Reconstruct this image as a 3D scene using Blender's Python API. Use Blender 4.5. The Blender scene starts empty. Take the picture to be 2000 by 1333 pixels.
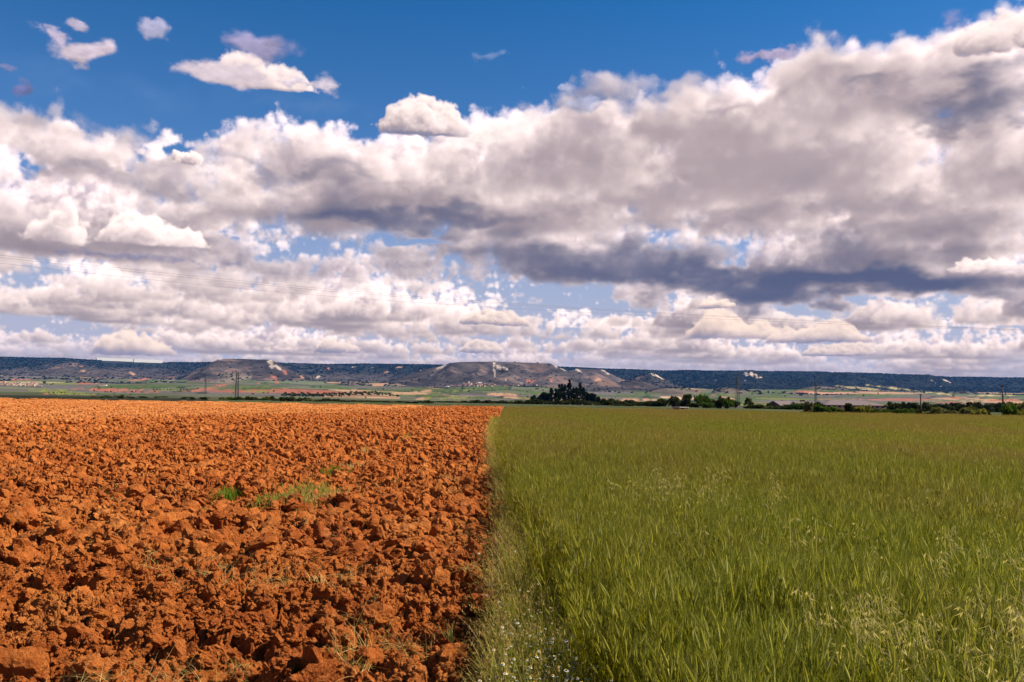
import numpy as np, math, time
F_PX=1732.0; HOR=772.0
PITCH=math.atan((HOR-666.5)/F_PX)
def px2ae(x,y):
    """photo pixel -> azimuth, elevation in degrees (world)"""
    a,b=x-1000.0,-(y-666.5); r=math.radians(1.0)
    dx=(a*math.cos(r)-b*math.sin(r))/F_PX; dz=(a*math.sin(r)+b*math.cos(r))/F_PX
    c,s=math.cos(PITCH),math.sin(PITCH)
    Y=c-dz*s; Z=s+dz*c
    return math.degrees(math.atan2(dx,Y)), math.degrees(math.atan2(Z,math.hypot(dx,Y)))
AZ0,AZ1,EL0,EL1=-45.0,45.0,-1.5,36.0

def fbm_tiles(N,rng):
    """tileable 3-D billow noise, three mips (finest octaves dropped)"""
    k=np.fft.fftfreq(N)*N; kz=np.fft.rfftfreq(N)*N
    kk=np.sqrt(k[:,None,None]**2+k[None,:,None]**2+kz[None,None,:]**2)
    octs=[]
    for lam in (64,34,18,9.5,5):
        f0=N/lam
        g=rng.standard_normal((N,N,N)).astype(np.float32)
        G=np.fft.rfftn(g)*np.exp(-((kk-f0)/(0.33*f0))**2)
        n=np.fft.irfftn(G,s=(N,N,N)).astype(np.float32)
        n/=n.std()
        octs.append(.62*(np.abs(n)-0.8)+.42*np.roll(n,(17*len(octs),5,40),(0,1,2)))
    w=[1.0,.55,.30,.17,.10]
    tiles=[]; acc=np.zeros((N,N,N),np.float32)
    for i,(o,a) in enumerate(zip(octs,w)):
        acc=acc+a*o
        if i>=1: tiles.append(acc.copy())
    return tiles          # [2 oct, 3 oct, 4 oct, 5 oct]

def resample(tile,n,step,off,axis):
    N=tile.shape[axis]
    p=off+np.arange(n)*step
    i=np.floor(p).astype(int); f=(p-i).astype(np.float32)
    sh=[1,1,1]; sh[axis]=n; f=f.reshape(sh)
    a=np.take(tile,i%N,axis=axis); b=np.take(tile,(i+1)%N,axis=axis)
    return a*(1-f)+b*f

def noise_block(tiles,shape,step,rng):
    """shape (y,z,x); step in tile voxels per grid cell on each axis"""
    s=max(step[0],step[2])
    t=tiles[3 if s<1.6 else 2 if s<3 else 1 if s<6 else 0]
    N=t.shape[0]; off=rng.uniform(0,N,3)
    for ax in (1,0,2): t=resample(t,shape[ax],step[ax],off[ax],ax)
    return t

def smooth1(n,cells,rng):
    c=rng.uniform(-1,1,int(cells)+4); x=np.linspace(1,cells+1,n); i=x.astype(int); f=x-i
    f=f*f*(3-2*f)
    return (c[i]*(1-f)+c[i+1]*f).astype(np.float32)
def smooth2(ny,nx,cy,cx,rng):
    c=rng.uniform(-1,1,(int(cy)+4,int(cx)+4))
    y=np.linspace(1,cy+1,ny); x=np.linspace(1,cx+1,nx); iy=y.astype(int); ix=x.astype(int)
    fy=(y-iy)[:,None]; fx=(x-ix)[None]; fy=fy*fy*(3-2*fy); fx=fx*fx*(3-2*fx)
    g=lambda a,b:c[np.ix_(iy+a,ix+b)]
    return ((g(0,0)*(1-fx)+g(0,1)*fx)*(1-fy)+(g(1,0)*(1-fx)+g(1,1)*fx)*fy).astype(np.float32)
def fbm2(ny,nx,cy,cx,rng,octaves=5,gain=.55):
    o=np.zeros((ny,nx),np.float32); a=1
    for i in range(octaves):
        o+=a*smooth2(ny,nx,min(cy*2**i,ny),min(cx*2**i,nx),rng); a*=gain
    return o

def shift2(a,dz,dx):
    """a[z,x] sampled at (z+dz, x+dx), zero outside, fractional"""
    def one(a,d,ax):
        k=int(math.floor(d)); f=d-k
        def sh(k):
            o=np.zeros_like(a)
            n=a.shape[ax]
            if abs(k)>=n: return o
            src=[slice(None)]*2; dst=[slice(None)]*2
            if k>=0: src[ax]=slice(k,n); dst[ax]=slice(0,n-k)
            else: src[ax]=slice(0,n+k); dst[ax]=slice(-k,n)
            o[tuple(dst)]=a[tuple(src)]; return o
        return sh(k)*(1-f)+(sh(k+1)*f if f>1e-4 else 0)
    return one(one(a,dz,0),dx,1)

SUN=np.array([0.50,0.80,0.05])      # x right, y up, z away, in the cloud frame
C_SUN=np.array([1.10,.90,.785]); C_AMB=np.array([.36,.285,.37]); C_BASE=np.array([.20,.165,.235])
def s2l(r,g,b):
    f=lambda c:(c/255/12.92) if c<10 else ((c/255+.055)/1.055)**2.4
    return np.array([f(r),f(g),f(b)])

class Sky:
    def __init__(S,ppd=22.0,seed=4):
        S.ppd=ppd; S.rng=np.random.default_rng(seed)
        S.W=int((AZ1-AZ0)*ppd); S.H=int((EL1-EL0)*ppd)
        S.rgb=np.zeros((S.H,S.W,3),np.float32); S.a=np.zeros((S.H,S.W),np.float32)   # row 0 = lowest elevation
        S.tiles=fbm_tiles(128,S.rng)
    def over(S,y0,x0,rgb,a):
        h,w=a.shape
        ys=slice(max(y0,0),min(y0+h,S.H)); xs=slice(max(x0,0),min(x0+w,S.W))
        if ys.start>=ys.stop or xs.start>=xs.stop: return
        sy=slice(ys.start-y0,ys.stop-y0); sx=slice(xs.start-x0,xs.stop-x0)
        aa=a[sy,sx]; S.rgb[ys,xs]=S.rgb[ys,xs]*(1-aa[...,None])+rgb[sy,sx]*aa[...,None]
        S.a[ys,xs]=S.a[ys,xs]*(1-aa)+aa
    def cloud(S,x,y,w,h,lump=.42,dens=1.0,edge=1.0,towers=3,tower_amp=.55,flat=1.0,depth=.8,bright=1.0,warm=0.0,haze=0.0,amb=1.0,skew=0.0,alpha=1.0,peak=0.0,sun=None,under=0.0,puff=.62,seed=None,base=.75,bh=.5,nzm=72):
        """x,y: photo px of the base centre; w,h: photo px"""
        rng=np.random.default_rng(seed) if seed is not None else S.rng
        a0,e0=px2ae(x,y); a1,_=px2ae(x-w/2,y); a2,_=px2ae(x+w/2,y); _,e1=px2ae(x,y-h)
        pw=(a2-a1)*S.ppd; ph=(e1-e0)*S.ppd
        lum=max(lump*ph,2.0)
        padx=lum*.9; pady0=lum*.45+under*ph; pady1=lum*.9+ph*.55*tower_amp
        nx=max(int(pw+2*padx),6); ny=max(int(ph+pady0+pady1),5)
        zext=pw*.5*depth if pw<3*ph else ph*1.5*depth
        nz=int(np.clip(zext*2/ max(1.0,lum*.07),12,nzm)); dz=2*(zext+padx)/nz
        X=((np.arange(nx)+.5)-nx/2)/(pw/2); Yp=(np.arange(ny)+.5)-pady0
        Z=((np.arange(nz)+.5)-nz/2)*dz/zext
        r2=(X[None,:]-peak*0)**2+Z[:,None]**2
        dome=np.clip(1-np.clip(r2,0,1)**1.3,0,1)**.55
        if skew: dome=dome*(1+skew*X[None,:])
        t=smooth2(nz,nx,max(towers*.6,1),towers,rng); t2=smooth2(nz,nx,max(towers*1.5,2),towers*2.4,rng)
        top=dome*(1+tower_amp*(t*.8+.35*t2)-.25*tower_amp)
        inside=1-np.sqrt(r2)                                          # >0 inside footprint
        Et=(top*ph)[None]-Yp[:,None,None]
        basew=((smooth2(nz,nx,2,max(pw/lum*.6,2),rng)*.13+smooth2(nz,nx,2,max(pw/lum*.25,1.2),rng)*.16)*lum)
        Eb=(Yp[:,None,None]-basew[None]-under*0)*(1.3/flat)
        Es=(inside*pw*.5*.8)[None]
        E=np.minimum(np.minimum(Et,Es),Eb)/lum
        st=64/lum/1.9
        n=noise_block(S.tiles,(ny,nz,nx),(st,st*dz,st),rng)
        bfac=np.clip((Yp/ph+.25)*2.2,.35,1)[:,None,None]            # bases are smoother
        d=np.clip((E+puff*.5*n*bfac+.02)*(2.6/edge),0,1)
        sig=dens*4.2/lum
        sx,sz=SUN[0]/SUN[1],SUN[2]/SUN[1]/dz
        if sun is not None: sx,sz=sun[0],sun[1]/dz
        ln=math.sqrt(1+sx*sx+(sz*dz)**2)
        T=np.zeros((nz,nx),np.float32); up=np.zeros((nz,nx),np.float32)
        col=np.zeros((ny,nx,3),np.float32); tr_all=np.zeros((ny,nx),np.float32)
        for j in range(ny-1,-1,-1):
            T=shift2(T,sz,sx); T+=d[j]*sig*ln*.5
            up+=d[j]*sig*.5
            Ls=.55*np.exp(-T*.9)+.34*np.exp(-T*.28)+.20*np.exp(-T*.085)
            La=(.35+.65*np.exp(-up*.16))
            T+=d[j]*sig*ln*.5; up+=d[j]*sig*.5
            al=1-np.exp(-d[j]*sig*dz*1.6)
            tr=np.ones(nx,np.float32); ac=np.zeros(nx,np.float32); aa=np.zeros(nx,np.float32)
            om=1-al
            cum=np.cumprod(om,axis=0); w_=al.copy(); w_[1:]*=cum[:-1]
            ls=(w_*Ls).sum(0); la=(w_*La).sum(0); ws=w_.sum(0)
            cb=C_BASE if amb==1 else C_BASE*amb
            lin=C_SUN*bright*np.array([1,1-.06*warm,1-.20*warm])
            col[j]=ls[:,None]*lin+ (la[:,None])*C_AMB*.55*amb+((ws-la)[:,None])*cb
            tr_all[j]=ws
        c=col/np.maximum(tr_all,1e-3)[...,None]
        if base>0:                       # thick clouds let little light down to their flat undersides
            yy=np.clip((Yp/ph+.04)/bh,0,1); yy=yy*yy*(3-2*yy)
            wob=.30*fbm2(ny,nx,2,max(pw/lum*.7,2),rng,3)
            k=np.clip(1-yy[:,None]+wob*(1-np.abs(2*yy-1))[:,None]*1.2,0,1)[...,None]*base
            c=c*(1-k)+k*(C_BASE*amb*(1+.9*(c.mean(-1,keepdims=True)-.4)))
        lu=c.mean(-1,keepdims=True); k=np.clip((.42-lu)/.30,0,1)
        c=c*(1-.85*k)+.85*k*lu*np.array([.72,.90,1.62])
        if haze>0: c=c*(1-haze)+haze*HAZE
        a=tr_all*alpha
        ax0=int((a0-AZ0)*S.ppd-nx/2); ey0=int((e0-EL0)*S.ppd-pady0)
        S.over(ey0,ax0,c,a)
HAZE=s2l(184,178,198)
def wisp(S,x,y,w,h,col,alpha=.9,seed=0,cells=3.0,thr=.25,soft=2.2,slant=0.0,light=.25):
    """torn scrap or soft patch of cloud: an fbm-eaten ellipse centred on photo px x,y"""
    rng=np.random.default_rng(seed)
    a0,e0=px2ae(x,y); a1,_=px2ae(x-w/2,y); a2,_=px2ae(x+w/2,y); _,e1=px2ae(x,y-h/2)
    pw=(a2-a1)*S.ppd; ph=2*(e1-e0)*S.ppd
    nx=int(pw*1.5)+4; ny=int(ph*1.7)+4
    asp=max(pw/ph*.55,1)
    X=((np.arange(nx)+.5)-nx/2)/(pw/2); Y=((np.arange(ny)+.5)-ny/2)/(ph/2)
    n=fbm2(ny,nx,cells*.8,cells*asp*.8,rng,6,.52); n2=fbm2(ny,nx,cells,cells*asp,rng,5,.5); wx=fbm2(ny,nx,2,2*asp,rng,4,.5)
    r=np.sqrt((X[None]+.35*wx)**2+(Y[:,None]-slant*X[None]+.35*n2)**2)
    a=np.clip((1.05-r+.6*n-thr*.6)*soft*.62,0,1); a=a*a*(3-2*a)*alpha
    a=a*np.clip((1.45-np.abs(X))*4,0,1)[None]*np.clip((1.65-np.abs(Y))*4,0,1)[:,None]
    n3=fbm2(ny,nx,cells*3,cells*asp*2.2,rng,5,.6)
    k=(1+light*(.9*Y[:,None]+.9*n2)+.10*n3)[...,None]
    S.over(int((e0-EL0)*S.ppd-ny/2),int((a0-AZ0)*S.ppd-nx/2),(np.array(col)*k).astype(np.float32),a.astype(np.float32))
BOUND=[(-400,190),(0,200),(150,225),(260,245),(380,262),(480,225),(620,232),(750,262),(900,252),(960,220),(1100,195),(1200,215),(1300,205),(1350,185),(1480,185),(1540,140),(1600,95),(1720,100),(1800,85),(1870,40),(1960,0),(2400,-80)]
def veil(S,seed=5):
    rng=np.random.default_rng(seed)
    H,W=S.H,S.W
    az=AZ0+(np.arange(W)+.5)/S.ppd; el=EL0+(np.arange(H)+.5)/S.ppd
    b=np.array([px2ae(*p) for p in BOUND]); eb=np.interp(az,b[:,0],b[:,1])
    n=fbm2(H,W,9,10,rng,6,.55); m=fbm2(H,W,14,9,rng,6,.58); q=fbm2(H,W,16,8,rng,5,.6)
    d=eb[None]-el[:,None]+1.6*n-.4
    a=np.clip(d/3.2,0,1); a=a*a*(3-2*a)
    hole=np.clip((m-.45)*1.3,0,.75)
    a=a*(1-hole*np.clip(d/6,0,1))*.94
    e=np.clip(el/17,0,1)[:,None,None]
    light=s2l(220,200,206)*e+s2l(188,180,198)*(1-e); dark=s2l(158,146,172)*e+s2l(142,150,182)*(1-e)
    k=np.clip(.5+.42*q,0,1)[...,None]
    S.over(0,0,(light*k+dark*(1-k)).astype(np.float32),a.astype(np.float32))

# ---DECK
BEL=[-.22,-.22,-.20,-.10,.0,.08]
# where the layer is thick and dark (+) or thin and bright (-), and where it has gaps: photo x, y, half width, half height, amount
THICK=[(1180,528,430,50,1.0),(1590,568,340,42,1.0),(1850,545,260,30,.7),(830,432,260,24,.9),(600,336,250,16,.55),(1210,318,240,22,.4),(1930,195,150,40,.9),(1700,180,70,18,.7),(560,500,160,34,.6),(620,400,120,40,.45),(1850,465,110,50,.55),(1640,465,80,50,.5),(1400,470,240,40,.4),(1600,260,180,40,.25),(230,318,140,20,.45),(360,365,60,26,.6),
 (1050,395,120,50,-.9),(450,372,100,34,-1.),(950,270,90,26,-1.),(660,255,110,24,-.9),(1450,230,150,60,-.8),(1900,90,160,60,-.6),(1760,130,120,40,-.8),(1800,400,300,60,-.7),(1330,390,300,60,-.8),(1450,300,330,60,-.55),(1150,330,200,40,-.4),(1780,330,240,70,-.5),(900,330,260,40,-.4),(150,270,220,30,-.5),(1950,500,120,40,-.9),(700,300,220,24,-.6),(1250,270,140,30,-.6)]
GAPS=[(1380,440,380,40,.30),(1180,522,430,50,.42),(1590,560,340,40,.42),(1880,545,240,30,.3),(640,500,240,40,.2),(250,450,210,55,.34),(120,610,200,26,.12),(560,590,300,40,.12),(1500,640,260,30,.22),(1640,470,110,50,.25),(1850,465,130,55,.25),(1960,560,160,60,.2),(1840,215,120,40,.3),(310,302,60,12,-.5),(60,308,50,10,-.25),(210,404,80,12,-.3),(20,370,120,50,.22),(1000,610,900,40,.07),(420,475,60,16,-.5),(830,462,70,8,-.9),(1150,600,260,14,-.5),(600,660,500,24,-.12),(1600,610,200,10,-.4)]
def blobs(az,e,L,rng_wob):
    o=np.zeros(az.shape,np.float32)
    for (x,y,rx,ry,v) in L:
        a0,e0=px2ae(x,y); a1,_=px2ae(x+rx,y); _,e1=px2ae(x,y-ry)
        r=((az-a0)/(a1-a0))**2+((e-e0)/(e1-e0))**2
        o+=v*np.exp(-(r*1.1)**1.3) if v>0 else v*np.exp(-r*1.1)
    return o
def deck(S,seed=3,half=2,ZB=1150.0,ZT=2350.0,nst=70,c0=.10):
    """the broken cloud layer itself: rays marched through a flat-based layer at cloud height, lit by the sun"""
    rng=np.random.default_rng(seed)
    H=S.H//half; W=S.W//half
    az=np.radians(AZ0+(np.arange(W)+.5)*half/S.ppd); el=EL0+(np.arange(H)+.5)*half/S.ppd
    G=160.0; gx,gy=900,620                                    # coverage map, metres per cell
    cov=.36*fbm2(gy,gx,gy*G/9000,gx*G/9000,rng,3,.5)+.55*fbm2(gy,gx,gy*G/2600,gx*G/2600,rng,3,.5)+.45*fbm2(gy,gx,gy*G/1300,gx*G/1300,rng,2,.5)
    b=np.array([px2ae(*p) for p in BOUND]); eb=np.interp(np.degrees(az),b[:,0],b[:,1])
    T=S.tiles; N=T[0].shape[0]; flat=[t.ravel() for t in T]
    def tile(x,y,z,sc,k):
        i=(x/sc).astype(np.int32)&(N-1); j=(y/sc).astype(np.int32)&(N-1); l=(z/sc).astype(np.int32)&(N-1)
        return flat[k][(i*N+l)*N+j]
    def dens(x,y,z,bias,k,cv=None):
        fx=np.clip(x/G+gx/2,0,gx-1.01); fy=np.clip(y/G,0,gy-1.01); ci=fx.astype(np.int32); cj=fy.astype(np.int32); fx-=ci; fy-=cj
        c=(cov[cj,ci]*(1-fx)+cov[cj,ci+1]*fx)*(1-fy)+(cov[cj+1,ci]*(1-fx)+cov[cj+1,ci+1]*fx)*fy+bias
        h=(z-ZB)/(ZT-ZB)
        s=c*.9+c0+(.36 if k>=2 else .27)*tile(x,y,z,11.0,k)-1.0*np.clip(h,0,2)**.8
        if k>=2: s=s+.13*tile(x+911,y+377,z+51,3.6,k)
        elif k==1: s=s+.06*tile(x+911,y+377,z+51,5.5,k)
        return np.clip(s*5.5,0,1)*np.clip((z-ZB)/70.0,0,1)
    se,sa=math.radians(42),math.radians(75); sd=(math.sin(sa)*math.cos(se),math.cos(sa)*math.cos(se),math.sin(se))
    rgb=np.zeros((H,W,3),np.float32); A=np.zeros((H,W),np.float32)
    elf=EL0+(np.arange(S.H)+.5)/S.ppd; va=.90*np.clip((13-elf)/9.5,0,1)                 # pale air low in the sky
    S.over(0,0,np.broadcast_to(s2l(182,182,206).astype(np.float32),(S.H,S.W,3)),np.broadcast_to(va[:,None],(S.H,S.W)).astype(np.float32))
    ca,sn=np.cos(az),np.sin(az)
    wob=fbm2(H,W,22,24,rng,5,.55); wob2=fbm2(H,W,22,24,rng,5,.55)
    for r in range(H):
        e=math.radians(el[r])
        if e<math.radians(.55): continue
        te=math.tan(e); d0,d1=ZB/te,min(ZT/te,95000.0)
        if d0>90000: continue
        bias=np.clip((eb-el[r])*.30-.30,-1.5,0)+float(np.interp(el[r],[1,3.5,6,10,14,20],BEL))
        azd=np.degrees(az)+wob[r]*1.6; elr=el[r]+wob2[r]*.9
        bias=bias+blobs(azd,elr,GAPS,0); thick=blobs(azd,elr,THICK,0)
        if bias.max()<-1.2: continue
        ns=nst if el[r]>11 else int(nst*1.7)
        q=(np.arange(ns)+rng.uniform(0,1,(W,1))*.8)/ns
        D=(d0*(d1/d0)**q).astype(np.float32); X=D*sn[:,None]; Y=D*ca[:,None]; Z=D*te
        dist=d0; k=3 if dist<9000 else 2 if dist<15000 else 1 if dist<26000 else 0
        dn=dens(X,Y,Z,bias[:,None],k)
        ds=np.diff(D,axis=1,append=D[:,-1:]*1.01)/math.cos(e)
        tau=dn*ds*.011; al=1-np.exp(-tau); tr=np.cumprod(1-al,axis=1); w=al.copy(); w[:,1:]*=tr[:,:-1]
        hot=w>.004
        xs,ys,zs=X[hot],Y[hot],Z[hot]; bs=np.broadcast_to(bias[:,None],w.shape)[hot]
        ts=np.zeros(xs.shape,np.float32); kl=max(k-1,0)
        for a,l in ((60,90),(180,160),(380,260),(750,420)): ts+=dens(xs+sd[0]*a,ys+sd[1]*a,zs+sd[2]*a,bs,kl)*l*.011
        L=.66*np.exp(-ts*.9)+.30*np.exp(-ts*.26)+.14*np.exp(-ts*.08)
        h=np.clip((zs-ZB)/650.0,0,1); amb=.42+.58*h
        base=np.clip((zs-ZB)/380.0,0,1); L=L*(.40+.60*base)
        tk=np.broadcast_to(thick[:,None],w.shape)[hot]; tp=np.clip(tk,0,1.1); tm=np.clip(-tk,0,1); L=(L+.05)*(1-.80*tp)*(1+.22*tm)+.07*tm
        c=np.zeros((len(xs),3),np.float32); warm=np.clip((9-el[r])/8,0,1)
        c+=L[:,None]*C_SUN*1.16*np.array([1,1-.06*warm,1-.20*warm])+(amb*(1-.42*tp))[:,None]*C_AMB*np.array([1.08,1.06,1.06])+(tp*(1-.6*h))[:,None]*np.array([-.06,-.015,.055])
        c=np.maximum(c,.02)
        f=(1-np.exp(-D[hot]/70000.0))[:,None]; c=c*(1-f)+f*HAZE
        cc=np.zeros(w.shape+(3,),np.float32); cc[hot]=c
        ww=np.where(hot,w,0); A[r]=ww.sum(1); rgb[r]=(cc*ww[...,None]).sum(1)/np.maximum(A[r],1e-4)[:,None]
    # fill in between the marched rays
    def up(a):
        for ax,n in ((0,S.H),(1,S.W)):
            p=np.clip((np.arange(n)+.5)/half-.5,0,a.shape[ax]-1.001); i=p.astype(int); f=(p-i).astype(np.float32); sh=[1]*a.ndim; sh[ax]=n; f=f.reshape(sh)
            a=np.take(a,i,axis=ax)*(1-f)+np.take(a,i+1,axis=ax)*f
        return a
    def soft(a):
        for ax in (0,1): a=.25*np.roll(a,1,ax)+.5*a+.25*np.roll(a,-1,ax)
        return a
    pm=soft(up(rgb*A[...,None])); a=soft(up(A))
    S.rgb[:]=S.rgb*(1-a[...,None])+pm; S.a[:]=S.a*(1-a)+a
def build(ppd=22.0):
    return layout(Sky(ppd))
def layout(S):
    rng=np.random.default_rng(11)
    deck(S,seed=91,half=1,nst=80,c0=.05)
    def C(x,y,w,h,**k):
        if y>505 and x>450 or y>540: k['edge']=k.get('edge',1)*1.45; k['dens']=k.get('dens',1)*.75; k['alpha']=.92
        S.cloud(x,y,w,h,**k)
    Wp=lambda *a,**k: wisp(S,*a,**k)
    PK=s2l(222,202,204); LV=s2l(170,155,178); CR=s2l(246,228,216); GB=s2l(112,114,156); DB=s2l(86,97,142); WH=s2l(252,240,232)
    # single small cumulus low over the horizon
    Wp(1000,716,2600,50,s2l(184,180,202),.55,seed=100,soft=1.0,thr=-.8,light=.03,cells=2)
    C(265,694,170,44,lump=.45,towers=3,warm=1.2,haze=.16,edge=1.4); C(660,688,90,30,warm=1.1,haze=.22); C(545,690,60,30,warm=1.1,haze=.25); C(940,690,90,24,warm=1.2,haze=.3)
    C(1430,664,190,56,lump=.42,towers=3,warm=1.3,haze=.14,edge=1.4); C(1600,668,210,38,lump=.42,warm=1.2,haze=.2,edge=1.4); C(965,634,140,26,lump=.5,warm=1.1,haze=.14); C(1400,602,76,24,lump=.55,warm=1,haze=.05); C(1640,694,150,22,warm=1.2,haze=.28)
    # the bright cumulus at the left
    C(110,474,130,80,lump=.45,towers=2,bright=1.08,base=.15,edge=2.0,dens=.8); C(128,446,54,66,lump=.5,towers=1,bright=1.1,base=.1,edge=1.8,dens=.8); C(300,476,220,66,lump=.42,towers=3,bright=1.08,base=.15,seed=22,edge=2.0,dens=.8); Wp(250,500,400,16,s2l(120,124,164),.6,seed=32,soft=1.3,thr=-.2)
    # crests along the top of the bank
    C(366,318,66,28,lump=.6,towers=2,bright=1.1,base=.1,edge=1.6); Wp(945,262,110,40,WH,.85,seed=111,soft=1.5,thr=-.2,light=.05)
    C(1960,100,220,90,lump=.36,towers=3,bright=.92,edge=2.2,base=.2,dens=.8)
    C(828,260,178,62,lump=.5,towers=2,bright=.98,base=.4,edge=1.4,seed=16)
    C(1930,530,150,34,lump=.5,towers=2,bright=1.05,base=.3,edge=1.8)
    # fair-weather scraps
    Wp(185,110,130,56,s2l(222,204,216),1,seed=41,slant=-.1,thr=.05); Wp(120,82,100,38,s2l(208,192,214),.95,seed=42,slant=-.3,thr=.05)
    C(505,172,235,50,lump=.5,towers=3,bright=.95,edge=2.2,dens=.6,base=.12,flat=.45,seed=2); Wp(495,146,260,54,s2l(226,208,216),.95,seed=43,soft=2.0,light=.12,thr=.05); Wp(600,164,130,20,s2l(222,208,220),.85,seed=50,thr=.05)
    Wp(515,86,170,64,s2l(178,166,198),.85,seed=44,soft=1.5,slant=-.3,thr=.0); Wp(157,46,52,32,s2l(204,192,214),.9,seed=45,thr=0); Wp(297,50,62,50,s2l(196,190,216),.8,seed=46,thr=0)
    Wp(46,172,62,38,s2l(122,122,170),.85,seed=47,thr=0); Wp(12,130,70,40,s2l(146,140,182),.85,seed=48,thr=0); Wp(972,110,90,26,s2l(150,170,212),.5,seed=49,slant=.5,thr=0)
    Wp(1512,104,120,36,s2l(190,174,202),.9,seed=51,slant=.15,thr=0); Wp(1110,172,50,24,s2l(186,188,214),.7,seed=52,thr=0); Wp(1870,36,80,44,s2l(160,158,200),.6,seed=53,thr=0)
    Wp(1150,203,150,28,s2l(182,182,208),.7,seed=54,thr=0); Wp(230,175,420,120,s2l(112,152,206),.4,seed=55,soft=.8,light=0,thr=0); Wp(600,200,300,60,s2l(120,150,200),.3,seed=56,soft=.8,light=0,thr=0)
    return S
SKY_PPD=21.0
import bpy, bmesh, math, time
import numpy as np
from mathutils import Vector, Matrix, Euler
# =====================================================================  helpers
T0=time.time()
SC=bpy.context.scene; COL=SC.collection
RNG=np.random.default_rng(7)
def tag(o,label=None,cat=None,group=None,kind=None):
    for k,v in (('label',label),('category',cat),('group',group),('kind',kind)):
        if v: o[k]=v
    return o
def empty(name,loc=(0,0,0),rz=0.0):
    o=bpy.data.objects.new(name,None); COL.objects.link(o); o.location=loc; o.rotation_euler=(0,0,rz); o.empty_display_size=.2; return o
def mesh_obj(name,me,mat=None,parent=None,link=True,loc=None):
    o=bpy.data.objects.new(name,me)
    if link: COL.objects.link(o)
    if mat is not None:
        for m in (mat if isinstance(mat,(list,tuple)) else [mat]): me.materials.append(m)
    if parent is not None: o.parent=parent
    if loc is not None: o.location=loc
    return o
def raw_mesh(name,V,F,mi=None,smooth=False):
    """V (n,3), F (m,k) one face size, or list of such arrays"""
    me=bpy.data.meshes.new(name)
    Fs=F if isinstance(F,list) and isinstance(F[0],np.ndarray) and F[0].ndim==2 else [np.asarray(F)]
    V=np.asarray(V,np.float32); me.vertices.add(len(V)); me.vertices.foreach_set('co',V.ravel())
    loops=np.concatenate([np.asarray(f,np.int32).ravel() for f in Fs]); tot=np.concatenate([np.full(len(f),np.asarray(f).shape[1],np.int32) for f in Fs])
    me.loops.add(len(loops)); me.loops.foreach_set('vertex_index',loops)
    st=np.concatenate([[0],np.cumsum(tot)[:-1]]).astype(np.int32)
    me.polygons.add(len(tot)); me.polygons.foreach_set('loop_start',st); me.polygons.foreach_set('loop_total',tot)
    if mi is not None: me.polygons.foreach_set('material_index',np.asarray(mi,np.int32))
    me.polygons.foreach_set('use_smooth',np.full(len(tot),bool(smooth)))
    me.update(calc_edges=True); me.validate()
    return me
def grid_faces(nr,nc):
    i=np.arange(nr*nc).reshape(nr,nc)
    return np.stack([i[:-1,:-1],i[:-1,1:],i[1:,1:],i[1:,:-1]],-1).reshape(-1,4)
def add_attr(me,name,arr,kind='FLOAT',domain='POINT'):
    a=me.attributes.new(name,kind,domain); arr=np.asarray(arr)
    if kind=='FLOAT': a.data.foreach_set('value',arr.astype(np.float32).ravel())
    elif kind=='INT': a.data.foreach_set('value',arr.astype(np.int32).ravel())
    elif kind=='FLOAT_VECTOR': a.data.foreach_set('vector',arr.astype(np.float32).ravel())
    elif kind=='FLOAT_COLOR':
        c=np.ones((len(arr),4),np.float32); c[:,:3]=arr; a.data.foreach_set('color',c.ravel())
# ---- noise on arrays
def h2(ix,iy,s=0):
    n=(ix.astype(np.int64)*374761393+iy.astype(np.int64)*668265263+int(s)*974711)&0xffffffff
    n=((n^(n>>13))*1274126177)&0xffffffff; n=((n^(n>>16))*2246822519)&0xffffffff
    return ((n^(n>>15))&0xffffff)/16777215.0
def vnoise(x,y,s=0):
    ix=np.floor(x); iy=np.floor(y); fx=x-ix; fy=y-iy; fx=fx*fx*(3-2*fx); fy=fy*fy*(3-2*fy)
    a=h2(ix,iy,s); b=h2(ix+1,iy,s); c=h2(ix,iy+1,s); d=h2(ix+1,iy+1,s)
    return (a*(1-fx)+b*fx)*(1-fy)+(c*(1-fx)+d*fx)*fy-.5
def fbm(x,y,s=0,o=4,g=.5):
    r=0;a=1
    for i in range(o): r=r+a*vnoise(x*2**i+i*17.3,y*2**i-i*9.1,s+i); a*=g
    return r
def sstep(a,b,x):
    t=np.clip((x-a)/(b-a),0,1); return t*t*(3-2*t)
def cells(x,y,s):
    """nearest jittered cell: (id hashes a,b,c, offset dx,dy, F2-F1)"""
    ix=np.floor(x); iy=np.floor(y)
    d1=np.full(x.shape,9.); d2=np.full(x.shape,9.); cx=ix.copy(); cy=iy.copy(); ox=np.zeros(x.shape); oy=np.zeros(x.shape)
    for j in (-1,0,1):
        for i in (-1,0,1):
            kx=ix+i; ky=iy+j
            dx=x-(kx+.1+.8*h2(kx,ky,s)); dy=y-(ky+.1+.8*h2(kx,ky,s+1)); d=dx*dx+dy*dy
            n=d<d1
            d2=np.where(n,d1,np.minimum(d2,d)); d1=np.where(n,d,d1)
            cx=np.where(n,kx,cx); cy=np.where(n,ky,cy); ox=np.where(n,dx,ox); oy=np.where(n,dy,oy)
    return h2(cx,cy,s+2),h2(cx,cy,s+3)-.5,h2(cx,cy,s+4)-.5,ox,oy,np.sqrt(d2)-np.sqrt(d1)
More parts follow.
